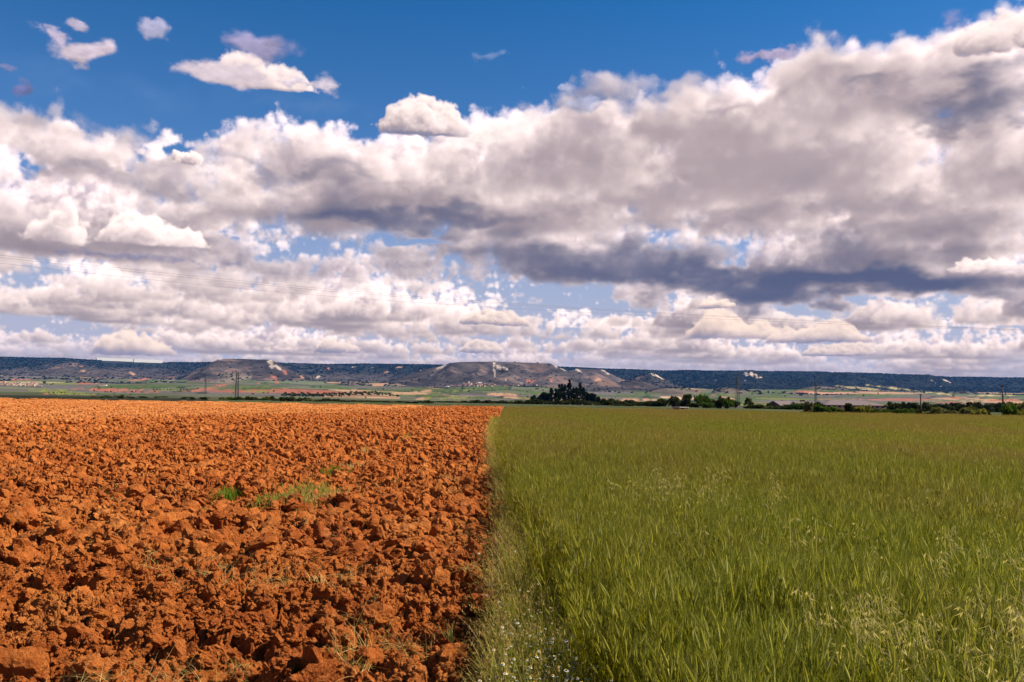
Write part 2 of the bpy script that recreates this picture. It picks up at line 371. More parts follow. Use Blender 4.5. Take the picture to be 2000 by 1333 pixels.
# ---- materials
def s2lin(r,g,b): return tuple(((c/255)/12.92 if c<10 else ((c/255+.055)/1.055)**2.4) for c in (r,g,b))
ALB=.70      # every earth and leaf colour below is scaled down by this one factor
class NT:
    def __init__(s,name):
        s.m=bpy.data.materials.new(name); s.m.use_nodes=True; s.t=s.m.node_tree; s.t.nodes.clear(); s.out=s.n('ShaderNodeOutputMaterial')
    def n(s,typ,**kw):
        nd=s.t.nodes.new(typ)
        for k,v in kw.items():
            if k.startswith('_'): setattr(nd,k[1:],v)
        for k,v in kw.items():
            if k.startswith('_'): continue
            key=int(k[1:]) if k[0]=='i' and k[1:].isdigit() else k.replace('__',' ')
            sock=nd.inputs[key]
            if isinstance(v,bpy.types.NodeSocket): s.t.links.new(v,sock)
            else: sock.default_value=v
        return nd
    def link(s,a,b): s.t.links.new(a,b)
    def math(s,op,a,b=0.0,c=0.0,clamp=False): return s.n('ShaderNodeMath',_operation=op,_use_clamp=clamp,i0=a,i1=b,i2=c).outputs[0]
    def ramp(s,fac,stops):
        r=s.n('ShaderNodeValToRGB',Fac=fac); cr=r.color_ramp
        while len(cr.elements)<len(stops): cr.elements.new(.5)
        for e,(p,c) in zip(cr.elements,stops): e.position=p; e.color=(*c,1) if len(c)==3 else c
        return r.outputs[0]
    def mix(s,f,a,b,blend='MIX'):
        m=s.n('ShaderNodeMix',_data_type='RGBA',_blend_type=blend); m.clamp_factor=True
        for k,v in ((0,f),(6,a),(7,b)):
            if isinstance(v,bpy.types.NodeSocket): s.t.links.new(v,m.inputs[k])
            else: m.inputs[k].default_value=(*v,1) if isinstance(v,tuple) and len(v)==3 else v
        return m.outputs[2]
    def noise(s,vec,scale,detail=4,rough=.5,dist=0.0):
        return s.n('ShaderNodeTexNoise',Vector=vec,Scale=scale,Detail=detail,Roughness=rough,Distortion=dist).outputs['Fac']
    def attr(s,name,out='Color'): return s.n('ShaderNodeAttribute',_attribute_name=name).outputs[out]
    def pos(s): return s.n('ShaderNodeNewGeometry').outputs['Position']
    def obj(s): return s.n('ShaderNodeTexCoord').outputs['Object']
    def alb(s,c): return s.mix(1.0,c,(ALB,ALB,ALB),'MULTIPLY')
    def bsdf(s,color,rough=.9,spec=.2,normal=None):
        if isinstance(color,bpy.types.NodeSocket): color=s.alb(color)
        b=s.n('ShaderNodeBsdfPrincipled',Base__Color=color if isinstance(color,bpy.types.NodeSocket) else (*color,1),Roughness=rough)
        b.inputs['Specular IOR Level'].default_value=spec
        if normal is not None: s.link(normal,b.inputs['Normal'])
        return b.outputs[0]
    def bump(s,h,strength=.5,dist=.05): return s.n('ShaderNodeBump',Height=h,Strength=strength,Distance=dist).outputs[0]
    def done(s,sh): s.link(sh,s.out.inputs['Surface']); return s.m
def leaf_mat(name,c1,c2,trans=.35,scale=.5,rnd=True,gloss=.12):
    """foliage: colour varies between c1 and c2 over the plant and from plant to plant, thin leaves let light through"""
    n=NT(name); oi=n.n('ShaderNodeObjectInfo')
    f=n.noise(n.pos(),scale,3,.6)
    f=n.math('MULTIPLY_ADD',n.math('SUBTRACT',f,.5),2.2,.5,clamp=True)
    if rnd: f=n.math('MULTIPLY_ADD',n.math('SUBTRACT',oi.outputs['Random'],.5),.6,f,clamp=True)
    c=n.alb(n.mix(f,c1,c2))
    d=n.n('ShaderNodeBsdfDiffuse',Color=c).outputs[0]; t=n.n('ShaderNodeBsdfTranslucent',Color=n.mix(.5,c,(c2[0]*1.3,c2[1]*1.3,c2[2]*.5))).outputs[0]
    return n.done(n.n('ShaderNodeMixShader',Fac=trans,i1=d,i2=t).outputs[0])
def plain_mat(name,c,rough=.8,spec=.2,var=.25,scale=3.0,metal=0.0):
    n=NT(name); f=n.noise(n.obj(),scale,5,.6)
    col=n.mix(f,tuple(x*(1-var) for x in c),tuple(min(1,x*(1+var)) for x in c))
    b=n.n('ShaderNodeBsdfPrincipled',Base__Color=n.alb(col),Roughness=rough,Metallic=metal); b.inputs['Specular IOR Level'].default_value=spec
    return n.done(b.outputs[0])
# =====================================================================  camera, sun, sky
CAM_H=1.65; ROLL=math.radians(1.0)
cam=bpy.data.cameras.new('camera'); camo=bpy.data.objects.new('camera',cam); COL.objects.link(camo)
cam.sensor_width=36; cam.lens=36*F_PX/2000; cam.clip_start=.05; cam.clip_end=60000
camo.location=(0,0,CAM_H)
camo.matrix_world=Matrix.Translation((0,0,CAM_H))@Euler((math.pi/2+PITCH,0,0)).to_matrix().to_4x4()@Matrix.Rotation(ROLL,4,'Z')
SC.camera=camo
def ray(x,y):
    """photo pixel -> (u, s): sideways and upward slope of the view ray per metre of depth"""
    a,b=(x-1000.0),-(y-666.5)
    xr=a*math.cos(ROLL)-b*math.sin(ROLL); yr=a*math.sin(ROLL)+b*math.cos(ROLL)
    dx=xr/F_PX; dz=yr/F_PX; c,s=math.cos(PITCH),math.sin(PITCH)
    return dx/(c-dz*s),(s+dz*c)/(c-dz*s)
def at(x,y,d):
    u,s=ray(x,y); return Vector((u*d,d,CAM_H+s*d))
SUN_AZ,SUN_EL=84.0,43.0
sun=bpy.data.lights.new('sun','SUN'); suno=bpy.data.objects.new('sun',sun); COL.objects.link(suno)
sun.energy=5.0; sun.angle=math.radians(.53); sun.color=(1.0,.93,.80)
_sd=Vector((math.sin(math.radians(SUN_AZ))*math.cos(math.radians(SUN_EL)),math.cos(math.radians(SUN_AZ))*math.cos(math.radians(SUN_EL)),math.sin(math.radians(SUN_EL))))
suno.rotation_euler=_sd.to_track_quat('Z','Y').to_euler()
W=bpy.data.worlds.new('World'); SC.world=W; W.use_nodes=True
wt=W.node_tree; wt.nodes.clear()
def wn(typ,**kw):
    nd=wt.nodes.new(typ)
    for k,v in kw.items():
        if k.startswith('_'): setattr(nd,k[1:],v)
    for k,v in kw.items():
        if k.startswith('_'): continue
        sock=nd.inputs[int(k[1:]) if k[0]=='i' and k[1:].isdigit() else k.replace('__',' ')]
        if isinstance(v,bpy.types.NodeSocket): wt.links.new(v,sock)
        else: sock.default_value=v
    return nd
wm=lambda op,a,b=0.0,c=0.0,clamp=False: wn('ShaderNodeMath',_operation=op,_use_clamp=clamp,i0=a,i1=b,i2=c).outputs[0]
sky=wn('ShaderNodeTexSky',_sky_type='NISHITA',_sun_disc=False,_sun_elevation=math.radians(SUN_EL),_sun_rotation=math.radians(SUN_AZ),_air_density=1.0,_dust_density=.4,_ozone_density=3.0,_altitude=800)
SKY_STRENGTH=.051
def build_world(cloud_rgb,cloud_a,ppd):
    h,w=cloud_a.shape
    im=bpy.data.images.new('cloud_layer',w,h,alpha=True,float_buffer=True); im.colorspace_settings.name='Non-Color'
    px=np.ones((h,w,4),np.float32); px[...,:3]=cloud_rgb; px[...,3]=cloud_a      # premultiplied light, cover
    im.alpha_mode='CHANNEL_PACKED'; im.pixels.foreach_set(px.ravel()); im.update(); im.pack()
    dirn=wn('ShaderNodeTexCoord').outputs['Generated']
    sep=wn('ShaderNodeSeparateXYZ',i0=dirn)
    az=wm('ARCTAN2',sep.outputs[0],sep.outputs[1]); el=wm('ARCSINE',sep.outputs[2])
    k=180/math.pi
    u=wm('MULTIPLY_ADD',az,k/(AZ1-AZ0),-AZ0/(AZ1-AZ0)); v=wm('MULTIPLY_ADD',el,k/(EL1-EL0),-EL0/(EL1-EL0))
    uv=wn('ShaderNodeCombineXYZ',i0=u,i1=wm('MINIMUM',wm('MAXIMUM',v,0.001),.999))
    tx=wn('ShaderNodeTexImage',_image=im,_interpolation='Linear',_extension='MIRROR',Vector=uv.outputs[0])
    fade=wm('MULTIPLY',wm('SUBTRACT',1.0,wm('MULTIPLY_ADD',v,2.0,-1.0),clamp=True),1.0)      # the mirrored deck thins out towards the zenith
    above=wm('LESS_THAN',v,.999); fac=wm('MULTIPLY',above,1.0)
    a=wm('MULTIPLY',tx.outputs['Alpha'],fac)
    # clear sky: deeper blue overhead, as a polarised lens sees it
    vm=wn('ShaderNodeMix',_data_type='RGBA',_blend_type='MULTIPLY'); vm.inputs[0].default_value=1.0
    wt.links.new(sky.outputs[0],vm.inputs[6])
    cr=wn('ShaderNodeValToRGB',Fac=wm('MULTIPLY',el,k/30.0)); r_=cr.color_ramp; r_.elements[0].position=.12; r_.elements[0].color=(.95,.93,1.05,1); r_.elements[1].position=.84; r_.elements[1].color=(.15,.70,1.10,1); e_=r_.elements.new(.38); e_.color=(.62,.86,1.15,1)
    wt.links.new(cr.outputs[0],vm.inputs[7])
    base=wn('ShaderNodeBackground',Color=vm.outputs[2],Strength=SKY_STRENGTH)
    mulc=wn('ShaderNodeMix',_data_type='RGBA',_blend_type='MIX'); wt.links.new(fac,mulc.inputs[0]); mulc.inputs[6].default_value=(0,0,0,1); wt.links.new(tx.outputs['Color'],mulc.inputs[7])
    cl=wn('ShaderNodeBackground',Color=mulc.outputs[2],Strength=CLOUD_STRENGTH)
    blk=wn('ShaderNodeBackground',Color=(0,0,0,1),Strength=0)
    mx=wn('ShaderNodeMixShader',Fac=a,i1=base.outputs[0],i2=blk.outputs[0])
    ad=wn('ShaderNodeAddShader',i0=mx.outputs[0],i1=cl.outputs[0])
    o=wn('ShaderNodeOutputWorld',Surface=ad.outputs[0])
EXPO=1.0; CLOUD_STRENGTH=2**-EXPO
SC.view_settings.view_transform='Standard'; SC.view_settings.look='None'; SC.view_settings.exposure=EXPO; SC.view_settings.gamma=1
# =====================================================================  lie of the land
_dd=np.array([0,20,60,110,150,200,300,400,600,800,1000,1500,2200,3000,4000,5000,6500,8500,15000],float)
_ss=np.array([0,0,0,0,-24.8,-20.5,-17.5,-16.3,-15.3,-14.2,-12.6,-7.3,-1.6,5.0,12.0,17.5,22.,23.5,19.])
def zv(d):
    """height of the open country at depth d"""
    d=np.asarray(d,float)
    near=-.5*sstep(20,130,d); far=CAM_H+np.interp(d,_dd,_ss)*d/F_PX
    return np.where(d<150,near,far)
def prof(pts):
    us=[];ss=[]
    for p in pts:
        u,s=ray(*p); us.append(u); ss.append(s)
    return np.array(us),np.array(ss)
# silhouettes of the table-land and of the spurs and knolls in front: outline, distance, length of the front slope, back slope, cover
HILLS=[
 ([(-500,690),(-150,697),(0,698.5),(120,700.5),(196,705.5),(318,709.5),(330,709),(400,708.5),(560,711),(640,713),(720,711.5),(830,713),(900,714),(1000,714),(1100,718),(1180,721.5),(1300,724.5),(1400,726),(1490,726),(1600,727.5),(1690,729.5),(1800,733.5),(1850,737),(2000,739.5),(2500,747)],8000,2000,1e9,'forest'),
 ([(-500,760),(-100,745),(0,728),(60,716),(140,708),(210,722),(300,735),(380,752)],6800,1200,5000,'mixed'),
 ([(330,756),(352,741),(372,728),(400,716),(412,708),(425,703.5),(445,701.5),(520,703),(530,704),(548,712),(575,728),(600,741),(625,749),(660,758)],5600,1300,4000,'scrub'),
 ([(362,760),(380,748),(400,738),(420,731.5),(440,728.5),(528,729),(545,735),(570,745),(605,757)],4900,600,900,'tan'),
 ([(538,760),(555,748),(575,737),(590,735.5),(612,744),(645,758)],5000,600,900,'scrub'),
 ([(640,760),(668,748),(690,744.5),(715,747),(735,756)],4500,500,800,'tan'),
 ([(730,762),(755,752),(775,749),(790,753),(812,762)],4300,450,800,'tan'),
 ([(690,765),(770,742),(800,731),(832,722),(860,716),(880,709.5),(900,707.7),(960,707.2),(1075,710),(1086,715.5),(1110,726),(1150,739),(1190,748),(1245,761)],5600,1350,4000,'scrub'),
 ([(1070,742),(1095,728),(1128,720.5),(1175,722),(1190,729),(1212,739),(1255,756)],6300,900,4000,'scrub'),
 ([(1000,760),(1025,746),(1040,741.5),(1055,746),(1066,755)],4900,450,700,'red'),
 ([(1135,763),(1155,749),(1172,742),(1188,741),(1206,749),(1236,763)],4600,500,700,'scrub'),
 ([(1185,760),(1215,746),(1245,735),(1268,727.5),(1278,729),(1300,740),(1318,750),(1345,760)],5900,900,2500,'mixed'),
 ([(1190,765),(1214,749),(1240,745),(1258,746),(1285,756),(1310,765)],4700,500,700,'scrub'),
 ([(1240,774),(1275,763),(1300,758),(1335,757),(1358,763),(1385,773)],3700,420,500,'tan'),
 ([(1385,770),(1400,760),(1420,757),(1450,761),(1480,766),(1520,773)],3900,400,500,'tan'),
 ([(1350,752),(1390,739),(1420,728.5),(1450,724.5),(1470,723.5),(1482,727),(1500,735),(1550,746),(1600,758)],6600,1000,4000,'wood'),
 ([(1500,757),(1560,741),(1600,729.5),(1640,727.5),(1665,729),(1690,736),(1725,750),(1760,762)],7000,900,4000,'wood'),
 ([(1540,768),(1570,758),(1600,754),(1640,757),(1700,768)],5200,500,900,'tan'),
 ([(1700,758),(1745,742),(1780,733.5),(1815,732.5),(1838,737.5),(1880,748),(1920,757),(1975,768)],7000,900,4000,'wood'),
 ([(555,792),(590,779),(640,771),(700,766.5),(740,768),(780,777),(815,789)],1500,480,260,'orchard'),
 ([(740,792),(775,780),(800,773),(840,771.5),(890,774),(960,786)],1900,300,300,'field'),
 ([(820,775),(860,766),(900,762),(940,763),(985,772)],2800,300,400,'field'),
 ([(-60,790),(0,778),(30,771),(70,773),(110,781),(150,789)],2300,300,400,'tan'),
 ([(1170,793),(1230,784),(1300,779),(1350,776.5),(1400,780),(1460,790)],1700,250,400,'field'),
]
HP=[(prof(h[0]),)+tuple(h[1:]) for h in HILLS]
def terrain(u,d):
    """height and index of the landform that shows there"""
    base=zv(d); x=u*d
    roll=(fbm(x/520,d/430,3,3)*22+fbm(x/150,d/160,9,3)*3)*sstep(900,2200,d)*(1-.5*sstep(4500,6500,d))
    base=base+roll
    z=base.copy(); idx=np.full(z.shape,-1,int)
    gul=fbm(x/170,d/260,31,4,.55)-1.1*np.abs(fbm(x/150+.35*fbm(x/300,d/300,33,2),d/900,35,3))+.18
    for k,((pu,ps),D,L,B,cov) in enumerate(HP):
        top=np.interp(u,pu,ps,left=-1,right=-1)*D+CAM_H
        top=top+(fbm(u*D/330,u*0+k,600+k,3)*5 if B>1e8 else fbm(u*D/260,u*0+k,600+k,3)*4)
        rise=top-zv(D)
        Dv=D+(fbm(u*D/420,u*0+k*3.3,50+k,3)*L*(.35 if B>1e8 else .55))
        t=np.where(d<Dv,(d-Dv)/L,(d-Dv)/B)
        p=np.where(t<0,np.clip(1+t,0,1)**1.55,np.clip(1-t,0,1) if B<1e8 else 1.0)
        if B>1e8: p=np.where(t<0,np.clip(1+t,0,1)**1.35,np.maximum(1-np.maximum(d-Dv-500,0)/9000,.3))
        inside=(u>pu[0])&(u<pu[-1])&(p>0)&(rise>0)
        # slope line kept: the crest stays on its sight line
        zz=zv(d)+(np.where(d<Dv,rise*Dv/D,rise*np.minimum(d/D,1.15)))*p+gul*np.clip(rise,0,80)*.46*np.clip(p*(1-p)*4,0,1)
        m=inside&(zz>z)
        z=np.where(m,zz,z); idx=np.where(m,k,idx)
    return z,idx
PATCH=[ # pale scars, tracks and named fields: photo x, y, half width, half height, slant, colour
 (529,711,7,8,.6,'chalk'),(543,718,9,4,.7,'chalk'),(556,727,6,4,.8,'red'),(862,717,10,3.5,-.35,'chalk'),(974,716,9,6,.5,'chalk'),(985,719,7,3,.5,'chalk'),(964,716,1.6,9,.1,'chalk'),(967,731,1.8,8,.2,'chalk'),(988,742,2,3.5,.3,'chalk'),
 (1084,715,6,3.5,.6,'chalk'),(1100,722,9,1.8,.45,'chalk'),(1129,724,6,2.6,.5,'chalk'),(1135,728,5,1.6,.7,'chalk'),(1182,726.5,8,2.6,.6,'chalk'),(1274,731,5,3,.8,'chalk'),(1286,736,9,1.8,.6,'chalk'),(1293,740,4,1.5,.4,'chalk'),
 (1457,731,5,5,.8,'chalk'),(1468,731,4,5,.8,'chalk'),(1477,735,4,4,.9,'chalk'),(1486,738,3,1.5,0,'chalk'),(1376,739,2.4,1.2,0,'chalk'),(1398,743,2,1,0,'chalk'),(1455,744,2,1.4,0,'chalk'),(1837,756,2.2,1.6,0,'chalk'),(1822,745,6,1,.7,'chalk'),(1848,744,8,1.3,.4,'chalk'),
 (641,722,3,5,0,'red'),(621,737,4,3,-.5,'chalk'),(603,715,3,1,0,'chalk'),(690,717,4,1.4,0,'chalk'),(727,718,5,1.2,0,'chalk'),(780,719,10,3,-.1,'clay'),(822,724,2,1,0,'chalk'),(750,729,10,2.4,-.3,'clay'),(160,716,3,2.4,0,'red'),(163,725,12,3,0,'clay'),(172,727,5,2,0,'chalk'),(258,730,7,3,.6,'clay'),
 (540,743,9,7,.7,'red'),(530,737,3,5,.3,'red'),(592,739,6,3,.7,'clay'),(505,749,3,2,0,'red'),(1078,745,4,5,.6,'red'),(1166,742,9,4,.1,'clay'),(1034,745,12,4,.3,'red'),(1358,763,10,2,.3,'red'),
 (240,763,85,4.2,.03,'red'),(420,756,36,4,-.22,'red'),(385,763,30,3,-.05,'red'),(102,774,24,3,.3,'red'),(150,778,12,2,.2,'red'),(192,776,12,5,.3,'tan'),(165,750,22,2.6,0,'red'),(205,753,6,1,0,'chalk'),(275,742,24,1.8,-.1,'red'),(335,737,12,2,0,'red'),(40,742,30,1.6,0,'red'),
 (120,767,60,6,.1,'lime'),(28,773,40,3,0,'lime'),(300,756,58,2.5,0,'green'),(330,762,34,2.6,0,'lime'),(480,757,70,6,-.05,'green'),(508,765,30,2.6,.04,'lime'),(500,760,40,2,0,'green'),
 (705,765,14,4,.25,'clay'),(735,767,44,2.6,.05,'green'),(818,766,24,3.4,-.1,'clay'),(822,779,20,3,-.1,'clay'),(868,769,58,5,-.1,'green'),(905,763,38,1.8,-.08,'lime'),(880,778,46,3.6,0,'lime'),(940,778,30,3,0,'green'),(820,773,60,2,0,'green'),(982,771,34,3.8,.05,'clay'),(1040,768,40,4,0,'green'),(1050,778,40,3,0,'green'),
 (1325,778,46,3.4,.04,'cream'),(1240,781,54,2.6,0,'clay'),(1270,786,24,2,0,'cream'),(1390,771,60,4,0,'green'),(1260,770,70,3,0,'green'),(1420,778,16,3,.2,'clay'),(1500,768,60,4,0,'green'),(1580,765,40,2.4,-.05,'red'),(1690,760,60,3.2,.1,'straw'),(1790,764,90,2.6,.12,'straw'),(1700,781,44,1.4,.02,'red'),(1960,782,44,2.8,.0,'red'),(1865,778,26,1.8,0,'red'),(1620,780,28,1.6,0,'red'),(1930,773,60,1.6,0,'straw'),(1760,772,60,3,0,'sage'),(1850,783,80,3,0,'sage')]
COVER=dict(chalk=(.50,.39,.31),clay=(.40,.22,.13),red=(.34,.12,.075),tan=(.34,.21,.12),lime=(.165,.175,.040),green=(.075,.105,.030),cream=(.52,.34,.20),straw=(.36,.29,.13),sage=(.12,.13,.070))
def landcover(u,d,z,idx):
    s=(z-CAM_H)/d; x=u*d
    # back to photo pixels
    c,sn=math.cos(PITCH),math.sin(PITCH); yy=c+s*sn; xr=u/yy*F_PX; zr=(s*c-sn)/yy*F_PX
    a=xr*math.cos(ROLL)+zr*math.sin(ROLL); b=-xr*math.sin(ROLL)+zr*math.cos(ROLL)
    px=1000+a; py=666.5-b
    col=np.zeros(z.shape+(3,)); wood=np.zeros(z.shape)
    wx=x+fbm(x/300,d/300,71,3)*160; wd=d+fbm(x/300,d/300,75,3)*160
    hA,hB,hC,_,_,edge=cells(wx/430,wd/330,81)
    pal=np.array([COVER[k] for k in ('green','sage','sage','lime','red','sage','clay','green','sage','straw','tan','green')])
    pick=(hA*len(pal)).astype(int)%len(pal)
    f=pal[pick]*(.85+.3*hB[...,None])
    scr=np.array((.11,.095,.085)); 
    col[:]=f
    sc=sstep(.0,.22,fbm(x/420,d/300,91,4)+.04)[...,None]; col=col*(1-sc)+scr*sc; wood+=.35*sc[...,0]
    hedge=(edge<.045)&(d>600); col[hedge]=(.03,.04,.022)
    kinds=[h[4] for h in HILLS]
    big=fbm(x/420,d/420,101,4); fine=fbm(x/90,d/110,105,4,.6)
    for k,cov in enumerate(kinds):
        m=idx==k
        if not m.any(): continue
        if cov=='forest': cc=np.array((.004,.007,.007)); ww=.95; w0=sstep(.25,-.3,u[m])[:,None]; cc=cc[None]*(1-w0)+w0*np.array((.050,.043,.040))  # right-hand forest near black: the cloud shadow over it is put into its colour
        elif cov=='wood': cc=np.array((.007,.010,.010)); ww=.7  # wooded spurs darkened too, cloud shadow painted into the ground colour
        elif cov=='mixed': cc=np.array((.070,.062,.058)); ww=.55
        elif cov=='scrub': cc=np.array((.094,.074,.068))*(.8+.4*((k*37)%10)/10); ww=.05
        elif cov=='tan': cc=np.array((.20,.155,.115)); ww=.22
        elif cov=='red': cc=np.array((.28,.15,.11)); ww=.25
        elif cov=='orchard': cc=np.array((.40,.25,.15)); ww=.0
        else: continue
        q=(cc if cc.ndim==2 else cc[None])*(1+np.clip(.9*big[m]+.8*fine[m],-.6,.9))[:,None]
        if cov in('scrub','mixed'):
            r=sstep(.12,.32,fine[m]*.7+big[m]*.5)[:,None]; q=q*(1-.55*r)+.55*r*np.array((.30,.17,.12))
        if cov in('forest','mixed'):
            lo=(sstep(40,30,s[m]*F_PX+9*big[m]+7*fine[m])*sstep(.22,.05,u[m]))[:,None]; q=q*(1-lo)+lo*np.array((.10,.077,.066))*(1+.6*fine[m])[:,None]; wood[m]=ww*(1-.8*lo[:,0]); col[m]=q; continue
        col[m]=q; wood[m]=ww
    # hay meadow and dark margins just past the ploughland
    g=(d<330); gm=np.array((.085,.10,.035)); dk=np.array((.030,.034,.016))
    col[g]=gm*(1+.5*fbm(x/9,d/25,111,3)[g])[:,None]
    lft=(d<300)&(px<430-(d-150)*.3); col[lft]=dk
    soil=(d<172)&(u>-.35); col[soil]=(.15,.055,.028)
    m2=(d>=300)&(d<900)&(u<.12); wood[m2]=np.maximum(wood[m2],.55); col[m2]=np.array((.10,.095,.06))*(1+fbm(x/30,d/60,113,3)[m2])[:,None]
    wob=fbm(px/9,py/4,121,4)
    m3=(idx<0)&(d>900); col[m3]*=1.6
    for (cx,cy,rx,ry,sl,cn) in PATCH:
        near=np.abs(px-cx)<rx*1.5
        ddx=(px-cx)/rx; ddy=(py-cy-sl*(px-cx))/ry
        r=ddx**2+ddy**2+wob*1.5
        m=near&(r<1)&(d>700)
        if not m.any(): continue
        k=sstep(1.0,.2,r[m])[:,None]*.9; col[m]=col[m]*(1-k)+k*np.array(COVER[cn])*1.4*(1+.7*fbm(px[m]/3,py[m]/2,int(cx),3))[:,None]; wood[m]*=(1-k[:,0])
    return np.clip(col,.01,.9),wood
uf=np.concatenate([np.linspace(-3.0,-.82,60,endpoint=False),np.linspace(-.82,.82,1180),np.linspace(.82,3.0,61)[1:]])
df=np.concatenate([np.linspace(148,330,26,endpoint=False),np.geomspace(330,3000,210,endpoint=False),np.linspace(3000,8600,330,endpoint=False),np.geomspace(8600,16000,14)])
U,Dg=np.meshgrid(uf,df)
Zt,It=terrain(U,Dg)
Zt[0]-=.6
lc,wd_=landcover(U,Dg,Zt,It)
def build_hills():
    n=NT('hill_land'); c=n.attr('landcover'); w=n.attr('wood','Fac'); p=n.pos()
    f=n.noise(p,.06,5,.65); f2=n.noise(p,.018,4,.6)
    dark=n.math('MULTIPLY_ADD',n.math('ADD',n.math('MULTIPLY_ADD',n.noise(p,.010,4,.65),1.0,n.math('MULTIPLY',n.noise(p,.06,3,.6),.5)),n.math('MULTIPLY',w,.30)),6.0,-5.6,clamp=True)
    c=n.mix(n.math('MULTIPLY',n.math('SUBTRACT',f2,.3,clamp=True),.9),c,n.mix(1.0,c,(1.35,1.2,1.1),'MULTIPLY'))
    c=n.mix(n.math('MULTIPLY_ADD',f,1.4,-.35,clamp=True),n.mix(1.0,c,(.72,.72,.75),'MULTIPLY'),c)
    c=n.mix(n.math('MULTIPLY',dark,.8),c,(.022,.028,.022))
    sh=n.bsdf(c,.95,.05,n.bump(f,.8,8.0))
    me=raw_mesh('hills',np.stack([U*Dg,Dg,Zt],-1).reshape(-1,3),grid_faces(*U.shape),smooth=True)
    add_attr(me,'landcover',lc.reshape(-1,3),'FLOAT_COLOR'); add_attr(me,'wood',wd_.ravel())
    tag(mesh_obj('hills',me,n.done(sh)),kind='structure')
build_hills()
def ground_far(x,y,dmin=155):
    """where the view ray through photo pixel x,y first meets the land"""
    u,s=ray(x,y); d=np.geomspace(dmin,9000,2600); z,_=terrain(np.full(d.shape,u),d)
    hit=np.nonzero((z-CAM_H)/d>=s)[0]
    k=hit[0] if len(hit) else len(d)-1
    return Vector((u*d[k],d[k],z[k]))
def zland(x,d):
    if d<150: return float(zv(d))
    return float(terrain(np.array([x/d]),np.array([float(d)]))[0][0])
# =====================================================================  the two fields
def edge_fn(pts,h):
    xs=[];ds=[]
    for p in pts:
        u,s=ray(*p); d=(CAM_H-h)/-s
        for _ in range(4): d=(CAM_H-h-float(zv(d)))/-s
        xs.append(u*d); ds.append(d)
    ds=np.array(ds);xs=np.array(xs);o=np.argsort(ds)
    return lambda d:np.interp(d,ds[o],xs[o])
CROP_H=.74
soil_edge=edge_fn([(932,1333),(955,1220),(972,1120),(972,1040),(966,980),(958,930),(951,880),(951,850),(956,829),(974,822),(978,803)],0)
crop_edge=edge_fn([(1185,1333),(1120,1250),(1076,1180),(1034,1080),(1013,1000),(1001,940),(990,880),(984,840),(981,812)],CROP_H)
def rough_of(x,y): return 1-.62*sstep(0,9,-(x+np.interp(y,[8,33,45,80,160],[13,19,17,10,8])+fbm(x/6,y/9,201,3)*5))
def soil_height(x,y,lod=True):
    px_=np.hypot(x,y)/887.0
    k=lambda s:(np.clip(s/(px_*2.2)-.6,0,1) if lod else 1.0)
    r=rough_of(x,y)
    wx=x+.09*fbm(x/.22,y/.22,211,3)*2; wy=y+.09*fbm(x/.22,y/.22,215,3)*2
    h=fbm(x/2.6,y/2.6,221,3)*.24
    for sz,sd,amp,tl,cr,rr in ((.72,229,.11,.08,.03,1.0),(.25,231,.095,.13,.05,1.0),(.115,241,.055,.08,.028,.5),(.058,251,.026,.04,.014,.2),(.027,261,.010,.014,.005,0)):
        a,b,c,ox,oy,e=cells(wx/sz+sd,wy/sz,sd); q=sstep(0,.5,e); f=((1-rr)+rr*r)*k(sz)
        h=h+f*(((a-.25)*amp+(b*ox+c*oy)*tl)*q-cr*(1-q))
    h=h+k(.06)*fbm(x/.06,y/.06,271,3)*.013
    return h
def build_fields():
    d=1.65/np.linspace(1.65/2.6,1.65/170,1400)
    u=np.concatenate([np.linspace(-.84,.03,1250,endpoint=False),np.linspace(.03,.84,320)])
    Uu,Dd=np.meshgrid(u,d); X=Uu*Dd; Y=Dd
    m=sstep(.10,-.14,X-soil_edge(Y)+.10*fbm(X/.3,Y/.3,281,3))          # 1 on the ploughland
    Z=zv(Y)+np.where(m>0,soil_height(X,Y)*m,0)+(1-m)*(fbm(X/.25,Y/.25,291,4)*.05-.03)
    me=raw_mesh('ploughed_field',np.stack([X,Y,Z],-1).reshape(-1,3),grid_faces(*X.shape),smooth=False)
    add_attr(me,'plough',m.ravel()); add_attr(me,'rough',rough_of(X,Y).ravel())
    mat=soil_mat('red_soil',True)
    tag(mesh_obj('field_ground',me,mat),kind='structure')
    # land beside and behind the photographer
    bx=np.array([-3,-.84,.84,3.0]); V=[];
    u2=np.concatenate([np.linspace(-4,-.84,40),]); 
    for nm,sg in (('ploughland_beside',-1),('crop_ground_beside',1)):
        uu,dd2=np.meshgrid(np.linspace(.835,4,60)*sg,np.geomspace(2.6,170,120))
        x=uu*dd2; z=zv(dd2)+(soil_height(x,dd2)*.9 if sg<0 else 0)
        f=grid_faces(*uu.shape); f=f[:,::-1] if sg<0 else f
        me=raw_mesh(nm,np.stack([x,dd2,z],-1).reshape(-1,3),f); add_attr(me,'plough',np.full(x.size,float(sg<0))); add_attr(me,'rough',np.ones(x.size))
        tag(mesh_obj(nm,me,mat),kind='structure')
    V=[(-70,-80,-.05),(70,-80,-.05),(70,2.62,-.05),(-70,2.62,-.05)]
    me=raw_mesh('ground_behind',V,[[0,1,2,3]]); add_attr(me,'plough',np.full(4,.5)); add_attr(me,'rough',np.ones(4)); tag(mesh_obj('ground_behind',me,mat),kind='structure')
